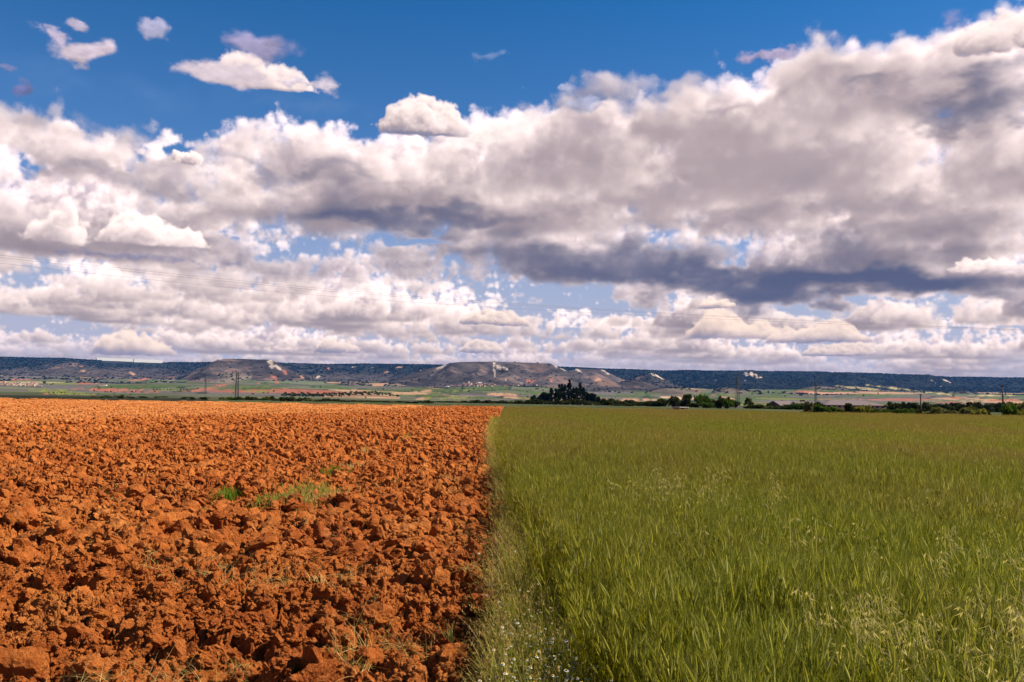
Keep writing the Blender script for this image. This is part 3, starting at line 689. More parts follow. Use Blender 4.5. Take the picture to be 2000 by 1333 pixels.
def soil_mat(name,sheet,pale=0.0):
    n=NT(name); p=n.pos()
    f1=n.noise(p,1.3,4,.6); f2=n.noise(p,11,5,.65); f3=n.noise(p,90,5,.7)
    c=n.ramp(f1,[(.25,(.60,.148,.028)),(.5,(.82,.245,.045)),(.75,(.92,.350,.085))])
    f0=n.noise(p,.35,3,.6); c=n.mix(n.math('MULTIPLY_ADD',f0,2.6,-.9,clamp=True),n.mix(1.0,c,(.72,.62,.64),'MULTIPLY'),c)
    fp=n.noise(p,4.0,5,.7); c=n.mix(n.math('MULTIPLY_ADD',fp,3.0,-1.75,clamp=True),c,(.80,.42,.17))
    c=n.mix(n.math('MULTIPLY_ADD',f2,2.6,-.95,clamp=True),n.mix(1.0,c,(.58,.48,.44),'MULTIPLY'),c)
    c=n.mix(n.math('MULTIPLY_ADD',f3,2.4,-1.25,clamp=True),c,(.76,.36,.12))
    if sheet:
        r=n.attr('rough','Fac'); c=n.mix(n.math('MULTIPLY',n.math('SUBTRACT',1.0,r),1.0,clamp=True),c,(.76,.30,.085))
        k=n.attr('plough','Fac'); g=n.mix(n.noise(p,2.2,4,.6),(.055,.050,.016),(.10,.075,.03))
        c=n.mix(k,g,c)
    else:
        if pale: c=n.mix(pale,c,(.72,.28,.08))
        o=n.n('ShaderNodeObjectInfo').outputs['Random']; c=n.mix(n.math('MULTIPLY',o,.5),c,n.mix(1.0,c,(1.25,1.4,1.5),'MULTIPLY'))
    hh=n.math('ADD',n.math('MULTIPLY',n.noise(p,26,6,.7),1.0),n.math('MULTIPLY',f3,.35))
    return n.done(n.bsdf(c,.95,.08,n.bump(hh,1.0,.05)))
build_fields()
# =====================================================================  scattered stuff (clods, crop, weeds): geometry-node scatter of modelled pieces
def library(name,objs):
    c=bpy.data.collections.new(name)
    for o in objs: c.objects.link(o)
    return c
def scatter(name,pts,rot,scl,idx,lib,label,cat=None):
    me=bpy.data.meshes.new(name); me.vertices.add(len(pts)); me.vertices.foreach_set('co',np.asarray(pts,np.float32).ravel())
    add_attr(me,'rot',rot,'FLOAT_VECTOR'); add_attr(me,'scl',scl,'FLOAT_VECTOR'); add_attr(me,'pick',idx,'INT')
    o=mesh_obj(name,me); tag(o,label,cat,kind='stuff')
    g=bpy.data.node_groups.new(name+'_scatter','GeometryNodeTree')
    g.interface.new_socket('Geometry',in_out='INPUT',socket_type='NodeSocketGeometry'); g.interface.new_socket('Geometry',in_out='OUTPUT',socket_type='NodeSocketGeometry')
    N=g.nodes.new; gi=N('NodeGroupInput'); go=N('NodeGroupOutput'); ip=N('GeometryNodeInstanceOnPoints'); ci=N('GeometryNodeCollectionInfo')
    ci.inputs['Collection'].default_value=lib; ci.inputs['Separate Children'].default_value=True; ci.inputs['Reset Children'].default_value=True
    def na(nm,t):
        a=N('GeometryNodeInputNamedAttribute'); a.data_type=t; a.inputs['Name'].default_value=nm
        return next(s for s in a.outputs if s.enabled and s.name=='Attribute')
    L=g.links.new
    L(gi.outputs[0],ip.inputs['Points']); L(ci.outputs[0],ip.inputs['Instance']); ip.inputs['Pick Instance'].default_value=True
    L(na('pick','INT'),ip.inputs['Instance Index'])
    er=N('FunctionNodeEulerToRotation'); L(na('rot','FLOAT_VECTOR'),er.inputs[0]); L(er.outputs[0],ip.inputs['Rotation'])
    L(na('scl','FLOAT_VECTOR'),ip.inputs['Scale']); L(ip.outputs[0],go.inputs[0])
    md=o.modifiers.new('scatter','NODES'); md.node_group=g
    return o
def ico(sub):
    bm=bmesh.new(); bmesh.ops.create_icosphere(bm,subdivisions=sub,radius=1.0)
    V=np.array([v.co for v in bm.verts]); F=np.array([[v.index for v in f.verts] for f in bm.faces]); bm.free(); return V,F
def clod_mesh(name,sub,seed):
    r=np.random.default_rng(seed); V,F=ico(sub); n=V/np.linalg.norm(V,axis=1)[:,None]
    # broken lump: random cutting planes, then crumbled
    R=np.full(len(V),1.25)
    for _ in range(r.integers(6,10)):
        q=r.standard_normal(3); q/=np.linalg.norm(q); dist=r.uniform(.55,.95)
        c=n@q; R=np.minimum(R,np.where(c>.05,dist/np.maximum(c,.05),9))
    V=n*R[:,None]*np.array([r.uniform(.9,1.25),r.uniform(.8,1.05),r.uniform(.65,.95)])
    s=seed*10
    def n3(p,f): return vnoise(p[:,0]*f+p[:,2]*f*.7,p[:,1]*f-p[:,2]*f*.6,s)+vnoise(p[:,1]*f+9,p[:,2]*f,s+3)
    V=V*(1+.22*n3(V,2.1)+.15*n3(V,4.6)+.11*n3(V,9.5)+(.08*n3(V,19) if sub>3 else 0))[:,None]
    return raw_mesh(name,V,F)
CLOD_MAT=soil_mat('broken_clod',False)
def clod_lib(name,sub,n,seed0):
    L=[]
    for i in range(n):
        o=mesh_obj('clod',clod_mesh('clod',sub,seed0+i),CLOD_MAT,link=False); L.append(o)
    return library(name,L)
def soil_points(n,d0,d1,power=1.0):
    """points on the ploughland, spread so that they are about as dense in the picture at each distance"""
    t=RNG.uniform(0,1,n); d=np.exp(np.log(d0)+t**power*(np.log(d1/d0)))
    u=RNG.uniform(-.76,.05,n); x=u*d; k=x<soil_edge(d)+.06*RNG.standard_normal(n)
    return x[k],d[k]
def build_clods():
    near=clod_lib('clod_models_fine',4,9,300); mid=clod_lib('clod_models_plain',3,9,340); L=[]
    for pale in (0,.45):
        mt=soil_mat('far_clod',False,pale)
        for i in range(8): L.append(mesh_obj('far_clod_%02d'%len(L),clod_mesh('far_clod',2,360+i),mt,link=False))
    far=library('clod_models_far',L)
    for nm,lib,nv,n,d0,d1,s0,sig,smin,lab in (
        ('soil_clods',near,9,5600,2.8,9.5,.0215,.62,0,'big broken lumps of red earth lying on the near ploughland'),
        ('small_soil_clods',mid,9,34000,2.8,13,.015,.45,0,'fist sized and smaller red clods between the big lumps'),
        ('soil_crumbs',mid,9,110000,2.8,12,.0075,.45,0,'small crumbs of red earth strewn between the clods'),
        ('distant_soil_clods',mid,9,42000,8.5,36,.033,.55,.0,'red clods across the middle of the ploughed field'),
        ('farthest_soil_clods',far,8,90000,30,155,.058,.45,.0,'red clods towards the far edge of the ploughed field')):
        x,y=soil_points(n,d0,d1,.8 if d0>20 else 1.0); m=len(x); r=rough_of(x,y)
        s=s0*np.exp(sig*RNG.standard_normal(m))*(.5+.5*r)
        if d0>20: s*=np.interp(y,[30,60,155],[1,1.15,1.35])*(.7+.3*r)
        s=np.minimum(s,.13)
        z=zv(y)+soil_height(x,y)+s*RNG.uniform(-.05,.45,m)
        rot=np.stack([RNG.uniform(-.9,.9,m),RNG.uniform(-.9,.9,m),RNG.uniform(0,6.28,m)],-1)
        pick=RNG.integers(0,nv,m)
        if lib is far: pick=pick+8*(RNG.uniform(0,1,m)<(1-r)*1.5)
        scatter(nm,np.stack([x,y,z],-1),rot,np.stack([s*RNG.uniform(.85,1.3,m),s*RNG.uniform(.8,1.1,m),s*RNG.uniform(.6,1.0,m)],-1),pick,lib,lab,'soil')
build_clods()
# ---- blades, stems, ears as ribbons
class Ribbons:
    def __init__(s): s.V=[];s.F=[];s.M=[];s.n=0
    def strip(s,P,w,side,mi):
        """ribbon along points P (k,3) with half widths w (k,) spread along side"""
        k=len(P); side=np.asarray(side,float)
        A=P-side[None]*np.asarray(w)[:,None]; B=P+side[None]*np.asarray(w)[:,None]
        V=np.empty((2*k,3)); V[0::2]=A; V[1::2]=B; s.V.append(V)
        i=np.arange(k-1)*2+s.n; s.F.append(np.stack([i,i+1,i+3,i+2],-1)); s.M+= [mi]*(k-1); s.n+=2*k
    def quad(s,c,a,b,mi):
        c,a,b=map(np.asarray,(c,a,b)); s.V.append(np.array([c-a-b,c+a-b,c+a+b,c-a+b])); i=s.n; s.F.append(np.array([[i,i+1,i+2,i+3]])); s.M.append(mi); s.n+=4
    def mesh(s,name): return raw_mesh(name,np.concatenate(s.V),np.concatenate(s.F),s.M)
def rdir(r): a=r.uniform(0,6.283); return np.array([math.cos(a),math.sin(a),0.0])
def curve(p0,h,lean,ld,k,droop=0.0):
    t=np.linspace(0,1,k); return p0[None]+np.stack([ld[0]*lean*t**1.7,ld[1]*lean*t**1.7,h*t-droop*t**3],-1)
def barley_tuft(name,seed,n,half,fine=True):
    r=np.random.default_rng(seed); R=Ribbons()
    for _ in range(n):
        p=np.array([r.uniform(-half,half),r.uniform(-half,half),0]); h=r.normal(.60,.065); ld=rdir(r); ln=abs(r.normal(0,.06))+.01
        P=curve(p,h,ln,ld,4); sd=rdir(r)
        R.strip(P,[.0019,.0018,.0016,.0014],sd,0)
        for q in range(3 if fine else 2):                                   # leaves leave the stem and bend over
            t=r.uniform(.25,.9); b=P[0]*(1-t)+P[-1]*t; d=rdir(r); L=r.uniform(.10,.20); k=5 if fine else 4
            tt=np.linspace(0,1,k); up=r.uniform(.7,1.1)
            C=b[None]+d[None]*(L*.42*tt**1.3)[:,None]+np.array([0,0,1])[None]*(L*up*tt-L*.55*up*tt**2.6)[:,None]
            R.strip(C,np.array([.0013,.0021,.0019,.0011,.0003])[-k:] if k==5 else [.003,.004,.0028,.0008],np.cross(d,[0,0,1]),0)
        tip=P[-1]; ax=(P[-1]-P[-2]); ax/=np.linalg.norm(ax); ax=ax+ld*r.uniform(0,.5); ax/=np.linalg.norm(ax); el=r.uniform(.06,.085)
        e=np.linspace(0,1,4); C=tip[None]+ax[None]*(el*e)[:,None]
        s1=np.cross(ax,rdir(r)); s1/=np.linalg.norm(s1)+1e-6
        em=3 if r.uniform()<.22 else 1
        R.strip(C,[.003,.0062,.0056,.002],s1,em); R.strip(C,[.002,.005,.0045,.002],np.cross(ax,s1),em)
        for q in range(7 if fine else 3):                                   # awns
            b=tip+ax*el*r.uniform(.2,1); a=ax+.22*r.standard_normal(3); a/=np.linalg.norm(a); L=r.uniform(.06,.11)
            R.strip(np.stack([b,b+a*L]),[.0007,.0002] if fine else [.0013,.0004],np.cross(a,rdir(r)),2)
    return R.mesh(name)
def crop_mats():
    def m(name,c1,c2,c3,tr):
        n=NT(name); oi=n.n('ShaderNodeObjectInfo'); loc=oi.outputs['Location']; 
        sc=n.n('ShaderNodeVectorMath',_operation='MULTIPLY',i0=loc,i1=(.13,.05,0)).outputs[0]
        f=n.noise(sc,1.0,4,.6); f=n.math('MULTIPLY_ADD',n.math('SUBTRACT',f,.5),5.0,.38,clamp=True)
        g=n.noise(n.pos(),9,2,.5)
        dist=n.n('ShaderNodeSeparateXYZ',i0=loc).outputs[1]
        far=n.math('MULTIPLY',n.math('SUBTRACT',dist,14.0),.016,clamp=True)
        f=n.math('ADD',f,n.math('MULTIPLY',far,.55),clamp=True)
        c=n.mix(f,c1,c2); c=n.mix(n.math('MULTIPLY',n.math('MULTIPLY_ADD',g,2.4,-.95,clamp=True),.6),c,c3)
        c=n.alb(c); d=n.n('ShaderNodeBsdfDiffuse',Color=c).outputs[0]; t=n.n('ShaderNodeBsdfTranslucent',Color=c).outputs[0]
        return n.done(n.n('ShaderNodeMixShader',Fac=tr,i1=d,i2=t).outputs[0])
    return [m('barley_leaf',(.262,.244,.006),(.31,.235,.020),(.42,.39,.026),.45),m('barley_ear',(.54,.51,.050),(.62,.46,.095),(.58,.52,.12),.35),m('barley_awn',(.20,.23,.022),(.31,.21,.055),(.38,.34,.08),.4),m('pale_barley_ear',(.58,.56,.12),(.62,.46,.16),(.75,.68,.26),.35)]
CROPM=crop_mats()
def build_crop():
    fine=library('barley_models',[mesh_obj('barley',barley_tuft('barley',400+i,92,.19),CROPM,link=False) for i in range(8)])
    far=library('barley_models_far',[mesh_obj('barley',barley_tuft('barley',440+i,80,.30,False),CROPM,link=False) for i in range(6)])
    for nm,lib,nv,step,d0,d1,lab in (('barley_crop',fine,8,.27,1.3,16,'standing green barley with bristly ears in the near right field'),('distant_barley_crop',far,6,.42,15.8,92,'olive green barley running to the far edge of the right field')):
        ds=np.arange(d0,d1,step); P=[]
        for d in ds:
            w=.72*d+1.2; x0=float(crop_edge(d))+.1; xs=np.arange(x0,w,step)
            P.append(np.stack([xs,np.full(xs.shape,d)],-1))
        P=np.concatenate(P); P=P+RNG.uniform(-.45,.45,P.shape)*step; P=P[P[:,0]>crop_edge(P[:,1])+.15+.17*sstep(8,3,P[:,1])+.05*RNG.standard_normal(len(P))]
        m=len(P); x,y=P[:,0],P[:,1]
        hs=1+.22*fbm(x/3.2,y/5,501,3)+.06*RNG.standard_normal(m); 
        wv=fbm(x/5,y/6,505,2)
        rot=np.stack([RNG.normal(0,.05,m)-.03*wv,RNG.normal(.02,.035,m)+.10*wv,RNG.uniform(0,6.28,m)],-1)
        rot[:,2]=RNG.uniform(-.3,.3,m)+np.where(RNG.uniform(size=m)>.5,3.14159,0); 
        scatter(nm,np.stack([x,y,zv(y)-.01],-1),rot,np.stack([np.ones(m),np.ones(m),hs],-1),RNG.integers(0,nv,m),lib,lab,'barley')
build_crop()
# ---- verge weeds, wild oats, dry straw
GREEN=leaf_mat('verge_grass',(.11,.15,.014),(.32,.31,.055),.4,6); DRY=leaf_mat('dry_grass',(.55,.36,.11),(.80,.56,.22),.3,8); OAT=leaf_mat('wild_oat',(.42,.36,.15),(.62,.50,.24),.4,9)
PETAL=plain_mat('daisy_petal',(.78,.74,.66),.7); EYE=plain_mat('daisy_eye',(.72,.42,.03),.7); MOSS=leaf_mat('weed_leaf',(.24,.26,.05),(.50,.45,.14),.4,6)
def grass_tuft(name,seed,n,h,spread,mats,mi,width=.003,bend=.5,seed_heads=0.0):
    r=np.random.default_rng(seed); R=Ribbons()
    for _ in range(n):
        p=np.array([r.normal(0,spread*.4),r.normal(0,spread*.4),0]); L=h*r.uniform(.45,1.15); d=rdir(r); k=5; tt=np.linspace(0,1,k); b=bend*r.uniform(.2,1.2)
        C=p[None]+d[None]*(L*b*tt**1.6)[:,None]+np.array([0,0,1])[None]*(L*(tt-.35*b*tt**2.5))[:,None]
        R.strip(C,width*np.array([.8,1,.8,.55,.12]),np.cross(d,[0,0,1]) if r.uniform()<.6 else d,mi if r.uniform()<.86 else min(mi+1,len(mats)-1))
        if r.uniform()<seed_heads:
            for q in range(9):
                c=C[-1]+(C[-1]-C[-2])*r.uniform(-.8,.4)+.012*r.standard_normal(3); a=.006*r.standard_normal(3); R.strip(np.stack([c,c+np.array([0,0,.012])+a]),[.0022,.0006],rdir(r),len(mats)-1)
    return R.mesh(name)
def oat_plant(name,seed):
    r=np.random.default_rng(seed); R=Ribbons()
    for _ in range(3):
        h=r.uniform(.76,.92); d=rdir(r); P=curve(np.array([r.normal(0,.05),r.normal(0,.05),0]),h,r.uniform(.05,.16),d,6); R.strip(P,[.0013]*5+[.0007],rdir(r),0)
        for q in range(2):
            t=r.uniform(.3,.7); b=P[0]*(1-t)+P[-1]*t; dd=rdir(r); tt=np.linspace(0,1,5); L=r.uniform(.2,.35)
            R.strip(b[None]+dd[None]*(L*.7*tt)[:,None]+np.array([0,0,1])[None]*(L*(.8*tt-.8*tt**2.4))[:,None],[.002,.0035,.0035,.002,.0005],np.cross(dd,[0,0,1]),0)
        for q in range(16):                                                  # hanging spikelets of the panicle
            t=r.uniform(.68,1.0); b=P[3]+(P[5]-P[3])*(t-.68)/.32; dd=rdir(r); L=r.uniform(.02,.06)*(1.25-(t-.6)); e=b+dd*L+np.array([0,0,L*.5])
            R.strip(np.stack([b,e]),[.0005,.0005],[0,0,1],1); ax=np.array([dd[0]*.35,dd[1]*.35,-.8]); sl=r.uniform(.018,.027)
            C=np.stack([e,e+ax*sl*.5,e+ax*sl]); R.strip(C,[.0012,.0036,.0008],np.cross(ax,rdir(r)),1)
            C=np.stack([e,e+(ax+dd*.5)*sl*.5,e+(ax+dd*.8)*sl]); R.strip(C,[.001,.003,.0006],np.cross(ax,rdir(r)),1)
    return R.mesh(name)
def daisy_plant(name,seed):
    r=np.random.default_rng(seed); R=Ribbons()
    for _ in range(9):
        h=r.uniform(.16,.36); d=rdir(r); P=curve(np.array([r.normal(0,.06),r.normal(0,.06),0]),h,r.uniform(.02,.12),d,4); R.strip(P,[.0013]*4,rdir(r),0)
        for q in range(5):
            t=r.uniform(.1,.9); b=P[0]*(1-t)+P[-1]*t; dd=rdir(r); L=r.uniform(.02,.06); R.strip(np.stack([b,b+dd*L*.6+[0,0,L*.6],b+dd*L+[0,0,L*.5]]),[.001,.003,.0006],np.cross(dd,[0,0,1]),0)
        if r.uniform()<.75:
            nrm=np.array([r.normal(0,.3),r.normal(-.15,.3),1]); nrm/=np.linalg.norm(nrm); a=np.cross(nrm,[1,0,0]); a/=np.linalg.norm(a); b2=np.cross(nrm,a); c=P[-1]; rad=r.uniform(.0065,.0105)
            for q in range(10):
                an=q*.6283; dr=a*math.cos(an)+b2*math.sin(an); R.strip(np.stack([c+dr*rad*.3,c+dr*rad]),[.0017,.0023],np.cross(nrm,dr),1)
            for q in range(3):
                an=q*1.047; dr=a*math.cos(an)+b2*math.sin(an); R.quad(c+nrm*.0015*(q+1),dr*.0032,np.cross(nrm,dr)*.0032,2)
    return R.mesh(name)
def strip_points(n,d0,d1,a0=-.12,a1=.12,pw=1.0):
    d=np.exp(np.log(d0)+RNG.uniform(0,1,n)**pw*np.log(d1/d0)); t=RNG.uniform(0,1,n); e0=soil_edge(d)+a0; e1=crop_edge(d)+a1
    x=e0+(e1-e0)*t; return x,d
def put(nm,x,y,s,lib,nv,lab,cat,tilt=.12,dz=None,flat=1.0):
    m=len(x); z=zv(y) if dz is None else zv(y)+dz
    sc=np.stack([s,s,s*flat*RNG.uniform(.8,1.2,m)],-1)
    scatter(nm,np.stack([x,y,z],-1),np.stack([RNG.normal(0,tilt,m),RNG.normal(0,tilt,m),RNG.uniform(0,6.28,m)],-1),sc,RNG.integers(0,nv,m),lib,lab,cat)
def build_verge():
    gl=library('verge_models',[mesh_obj('grass_tuft',grass_tuft('grass_tuft',500+i,46,.40,.16,[GREEN,DRY],0,.0032,.5,.15),[GREEN,DRY],link=False) for i in range(6)])
    dl=library('dry_models',[mesh_obj('dry_tuft',grass_tuft('dry_tuft',520+i,34,.36,.14,[DRY,GREEN,DRY],0,.002,.75,.35),[DRY,GREEN,DRY],link=False) for i in range(5)])
    x,y=strip_points(220,2.6,6,.12,.22,1.7); put('dry_front_weeds',x,y,RNG.uniform(.5,.95,len(x)),dl,5,'pale dry weeds mixed into the flowering verge at the front','dry weeds',.25)
    x,y=strip_points(1500,2.6,55,.19,.24,1.05); s=RNG.uniform(.6,1.25,len(x))*np.interp(y,[3,10,55],[.85,1,1.25]); put('verge_grass',x,y,s,gl,6,'strip of wild green grass growing between the two fields','grass')
    x,y=strip_points(720,3.2,52,.10,.10,.9); s=RNG.uniform(.5,1.2,len(x))*np.interp(y,[3,10,55],[.8,1,1.25]); put('dry_verge_grass',x,y,s,dl,5,'pale dry grass along the edge of the ploughland','grass',.3)
    fl=library('daisy_models',[mesh_obj('daisy',daisy_plant('daisy',540+i),[MOSS,PETAL,EYE],link=False) for i in range(5)])
    x,y=strip_points(420,2.6,5.8,.16,.22,2.0); put('wild_daisies',x,y,RNG.uniform(.7,1.25,len(x)),fl,5,'small white daisies flowering in the verge at the front','wildflowers')
    x,y=strip_points(26,5.5,20,-.05,.10,1.0); put('distant_wild_daisies',x,y,RNG.uniform(.8,1.3,len(x)),fl,5,'few white daisies farther along the verge','wildflowers')
    ol=library('oat_models',[mesh_obj('wild_oat',oat_plant('wild_oat',560+i),[OAT,OAT],link=False) for i in range(6)])
    n=560; d=2.5+RNG.uniform(0,1,n)**2.6*6.5; x=d*RNG.uniform(.02,.70,n); w=(fbm(x/.9,d/.9,601,3)+.02+.22*np.clip((3.6-d)/2,0,1)+.3*np.clip(x/d-.3,-.3,.3))>.05; x,d=x[w],d[w]; k=x>crop_edge(d)+.05; x,d=x[k],d[k]
    put('wild_oats',x,d,RNG.uniform(.80,1.0,len(x)),ol,6,'straw coloured wild oats standing above the barley at the front','wild oats',.1)
    # straw and dead weeds lying on the ploughland
    sl=library('straw_models',[mesh_obj('straw',grass_tuft('straw',580+i,16,.16,.10,[DRY,DRY],0,.0016,1.9),[DRY,DRY],link=False) for i in range(5)])
    x,y=soil_points(5200,2.9,45); w=(fbm(x/.8,y/1.2,611,3)+.16*np.clip((x-soil_edge(y)+2.2)/2.0,-1.5,1))>.17; x,y=x[w],y[w]
    put('dead_straw',x,y,RNG.uniform(.5,1.3,len(x)),sl,5,'wisps of dead straw caught among the red clods','straw',.5,soil_height(x,y)+.02,.5)
build_verge()
# ---- clumps of living weeds in the ploughland: one thing each
def build_clumps():
    for i,(px,py,w,h,mt,lab) in enumerate([(445,966,44,22,'g','bright green grass clump on the ploughland, leftmost of the weed patches'),(516,974,28,18,'g','small dark green tuft right of the bright grass clump'),(556,972,90,24,'m','broad grey green weed patch in the middle of the ploughland'),
            (612,948,90,24,'m','weed patch with pale flowers above the broad one'),(655,920,50,16,'g','green tuft at the upper end of the weed patches'),(590,984,50,14,'m','low sparse weeds in front of the broad weed patch'),(640,966,70,18,'d','straw coloured patch at the right of the weed patches'),
            (790,858,46,8,'m','thin line of green weeds far out on the ploughland'),(722,884,40,9,'d','dry tuft halfway to the far weeds'),(405,990,50,12,'m','sparse pale weeds at the lower left of the bright clump'),(700,905,60,12,'d','dry patch just above the weed patches on the right'),(881,1220,10,46,'m','single upright weed stalk near the verge')]):
        u,s=ray(px,py+h*.4); d=(CAM_H+.25*sstep(20,130,d) if False else CAM_H)/-s
        wm_=w*d/F_PX; hm=h*d/F_PX*1.15; x=u*d
        r=np.random.default_rng(700+i); R=Ribbons(); n=int(110+w*h*.20)
        for _ in range(n if w>12 else 26):
            p=np.array([r.normal(0,wm_*.26),r.normal(0,wm_*.45),0]); L=hm*r.uniform(.4,1.1); dd=rdir(r); tt=np.linspace(0,1,4); b=r.uniform(.15,.7)
            p[2]=float(soil_height(np.array([x+p[0]]),np.array([d+p[1]]))[0])*.8
            R.strip(p[None]+dd[None]*(L*b*tt**1.5)[:,None]+np.array([0,0,1])[None]*(L*(tt-.3*b*tt**2))[:,None],.004*np.array([.8,1,.7,.15])*(d/9)**.5,np.cross(dd,[0,0,1]),0)
            if mt!='g' and r.uniform()<.3: R.quad(p+np.array([dd[0]*L*b,dd[1]*L*b,L*(1-.3*b)]),[.006,0,0],[0,0,.006],1)
        o=mesh_obj('weed_clump',R.mesh('weed_clump'),[{'g':GRASSY,'m':MOSS,'d':DRY}[mt],{'m':DRY,'d':DRY,'g':GREEN}[mt]],loc=(x,d,float(zv(d)))); tag(o,lab,'weeds','weed clumps in the ploughland',None if mt=='g' or w<12 else 'stuff')
GRASSY=leaf_mat('lush_grass',(.09,.18,.016),(.17,.25,.03),.4,8)
build_clumps()
def build_stones():
    mt=plain_mat('white_stone',(.72,.66,.56),.8,.2,.2,30)
    for px,py,w,h,lab in ((684,1297,14,9,'white shard of broken tile pointing up between the front clods'),(706,1310,12,18,'pale flat stone just right of the white shard')):
        u,s=ray(px,py); d=CAM_H/-s+.02; x=u*d; a=w*d/F_PX*.55; b=h*d/F_PX*.6
        bm=bmesh.new(); pts=[(-a,-.01,b*.7),(a*.2,0,b),(a,.004,-b*.2),(a*.5,-.006,-b),(-a*.5,-.012,-b*.6)]
        f=[bm.verts.new(p) for p in pts]; fc=bm.faces.new(f); g=bmesh.ops.extrude_face_region(bm,geom=[fc]); bmesh.ops.translate(bm,vec=(0,.022,.006),verts=[v for v in g['geom'] if isinstance(v,bmesh.types.BMVert)])
        bmesh.ops.recalc_face_normals(bm,faces=bm.faces[:]); bmesh.ops.bevel(bm,geom=bm.edges[:],offset=.002,segments=1,affect='EDGES')
        me=bpy.data.meshes.new('white_stone'); bm.to_mesh(me); bm.free()
        z=float(soil_height(np.array([x]),np.array([d]))[0])
        o=mesh_obj('white_stone',me,mt,loc=(x,d-.06,z+b*.9)); o.rotation_euler=(-.5,0,.2); tag(o,lab,'stone','white stones in the ploughland')
build_stones()
# =====================================================================  trees, hedges
DARKLEAF=leaf_mat('poplar_leaf',(.009,.016,.006),(.028,.040,.014),.10,.6); HEDGE=leaf_mat('hedge_leaf',(.020,.030,.010),(.070,.078,.028),.16,.5)
OLIVE=leaf_mat('olive_bush_leaf',(.075,.080,.030),(.18,.17,.065),.25,1.0); YELLOWG=leaf_mat('yellow_bush_leaf',(.12,.13,.026),(.28,.26,.06),.3,1.2); MIDG=leaf_mat('green_bush_leaf',(.04,.075,.014),(.09,.14,.026),.25,.8); DRYB=leaf_mat('dry_bush_leaf',(.17,.12,.07),(.30,.21,.12),.2,1.0)
BARK=plain_mat('bark',(.06,.045,.033),.9)
def crown_mesh(name,seed,shape,n,leaf,lumps=22,gap=.0):
    """shape(r)-> random points inside the crown, in metres; leaves gather in clumps round them"""
    r=np.random.default_rng(seed); c=np.array([shape(r) for _ in range(lumps)])
    k=r.integers(0,lumps,n); sz=shape.clump*r.uniform(.6,1.25,lumps)[k][:,None]
    q=r.standard_normal((n,3)); q/=np.linalg.norm(q,axis=1)[:,None]; P=c[k]+q*sz*(r.uniform(0,1,n)**.4)[:,None]*np.array([1,1,.8])
    P[:,2]=np.maximum(P[:,2],.05)
    a=r.standard_normal((n,3)); a/=np.linalg.norm(a,axis=1)[:,None]; b=np.cross(a,r.standard_normal((n,3))); b/=np.linalg.norm(b,axis=1)[:,None]
    L=leaf*r.uniform(.55,1.3,n)[:,None]; a=a*L; b=b*L*.62
    V=np.stack([P-a,P+b*.9,P+a,P-b],1).reshape(-1,3); F=np.arange(4*n).reshape(n,4)
    return raw_mesh(name,V,F)
def shape_ellipsoid(rx,ry,h,z0,clump,pw=.45):
    def f(r):
        q=r.standard_normal(3); q/=np.linalg.norm(q); q*=r.uniform(0,1)**pw
        return np.array([q[0]*rx,q[1]*ry,z0+(q[2]*.5+.5)*h])
    f.clump=clump; return f
def shape_column(rad,h,z0,clump):
    def f(r):
        t=r.uniform(0,1); w=rad*min(1,(1-t)*2.2+.12)*(.55+.45*min(1,t*5)); a=r.uniform(0,6.28); q=math.sqrt(r.uniform())*w
        return np.array([q*math.cos(a),q*math.sin(a),z0+t*h])
    f.clump=clump; return f
def trunk_mesh(name,h,r0,seed,limbs=4):
    r=np.random.default_rng(seed); V=[];F=[]
    def tube(P,R):
        b=len(V); k=7
        for p,rr in zip(P,R):
            for i in range(k): a=6.2832*i/k; V.append((p[0]+rr*math.cos(a),p[1]+rr*math.sin(a),p[2]))
        for j in range(len(P)-1):
            for i in range(k): F.append([b+j*k+i,b+j*k+(i+1)%k,b+(j+1)*k+(i+1)%k,b+(j+1)*k+i])
    tube([(0,0,-.3),(.02*h,0,h*.3),(0,.02*h,h*.65),(0,0,h)],[r0*1.3,r0,r0*.7,r0*.25])
    for i in range(limbs):
        z=h*r.uniform(.25,.75); a=r.uniform(0,6.28); L=h*r.uniform(.15,.3); tube([(0,0,z),(L*.5*math.cos(a),L*.5*math.sin(a),z+L*.5),(L*math.cos(a),L*math.sin(a),z+L*1.1)],[r0*.5,r0*.3,r0*.1])
    return raw_mesh(name,V,np.array(F))
def tree(name,loc,crown,trunk,cm,label,cat,group,rz=0,sc=(1,1,1)):
    e=empty(name,loc,rz); e.scale=sc
    mesh_obj('trunk',trunk,None,e); mesh_obj('crown',crown,None,e)
    if not trunk.materials: trunk.materials.append(BARK)
    if not crown.materials: crown.materials.append(cm)
    return tag(e,label,cat,group)
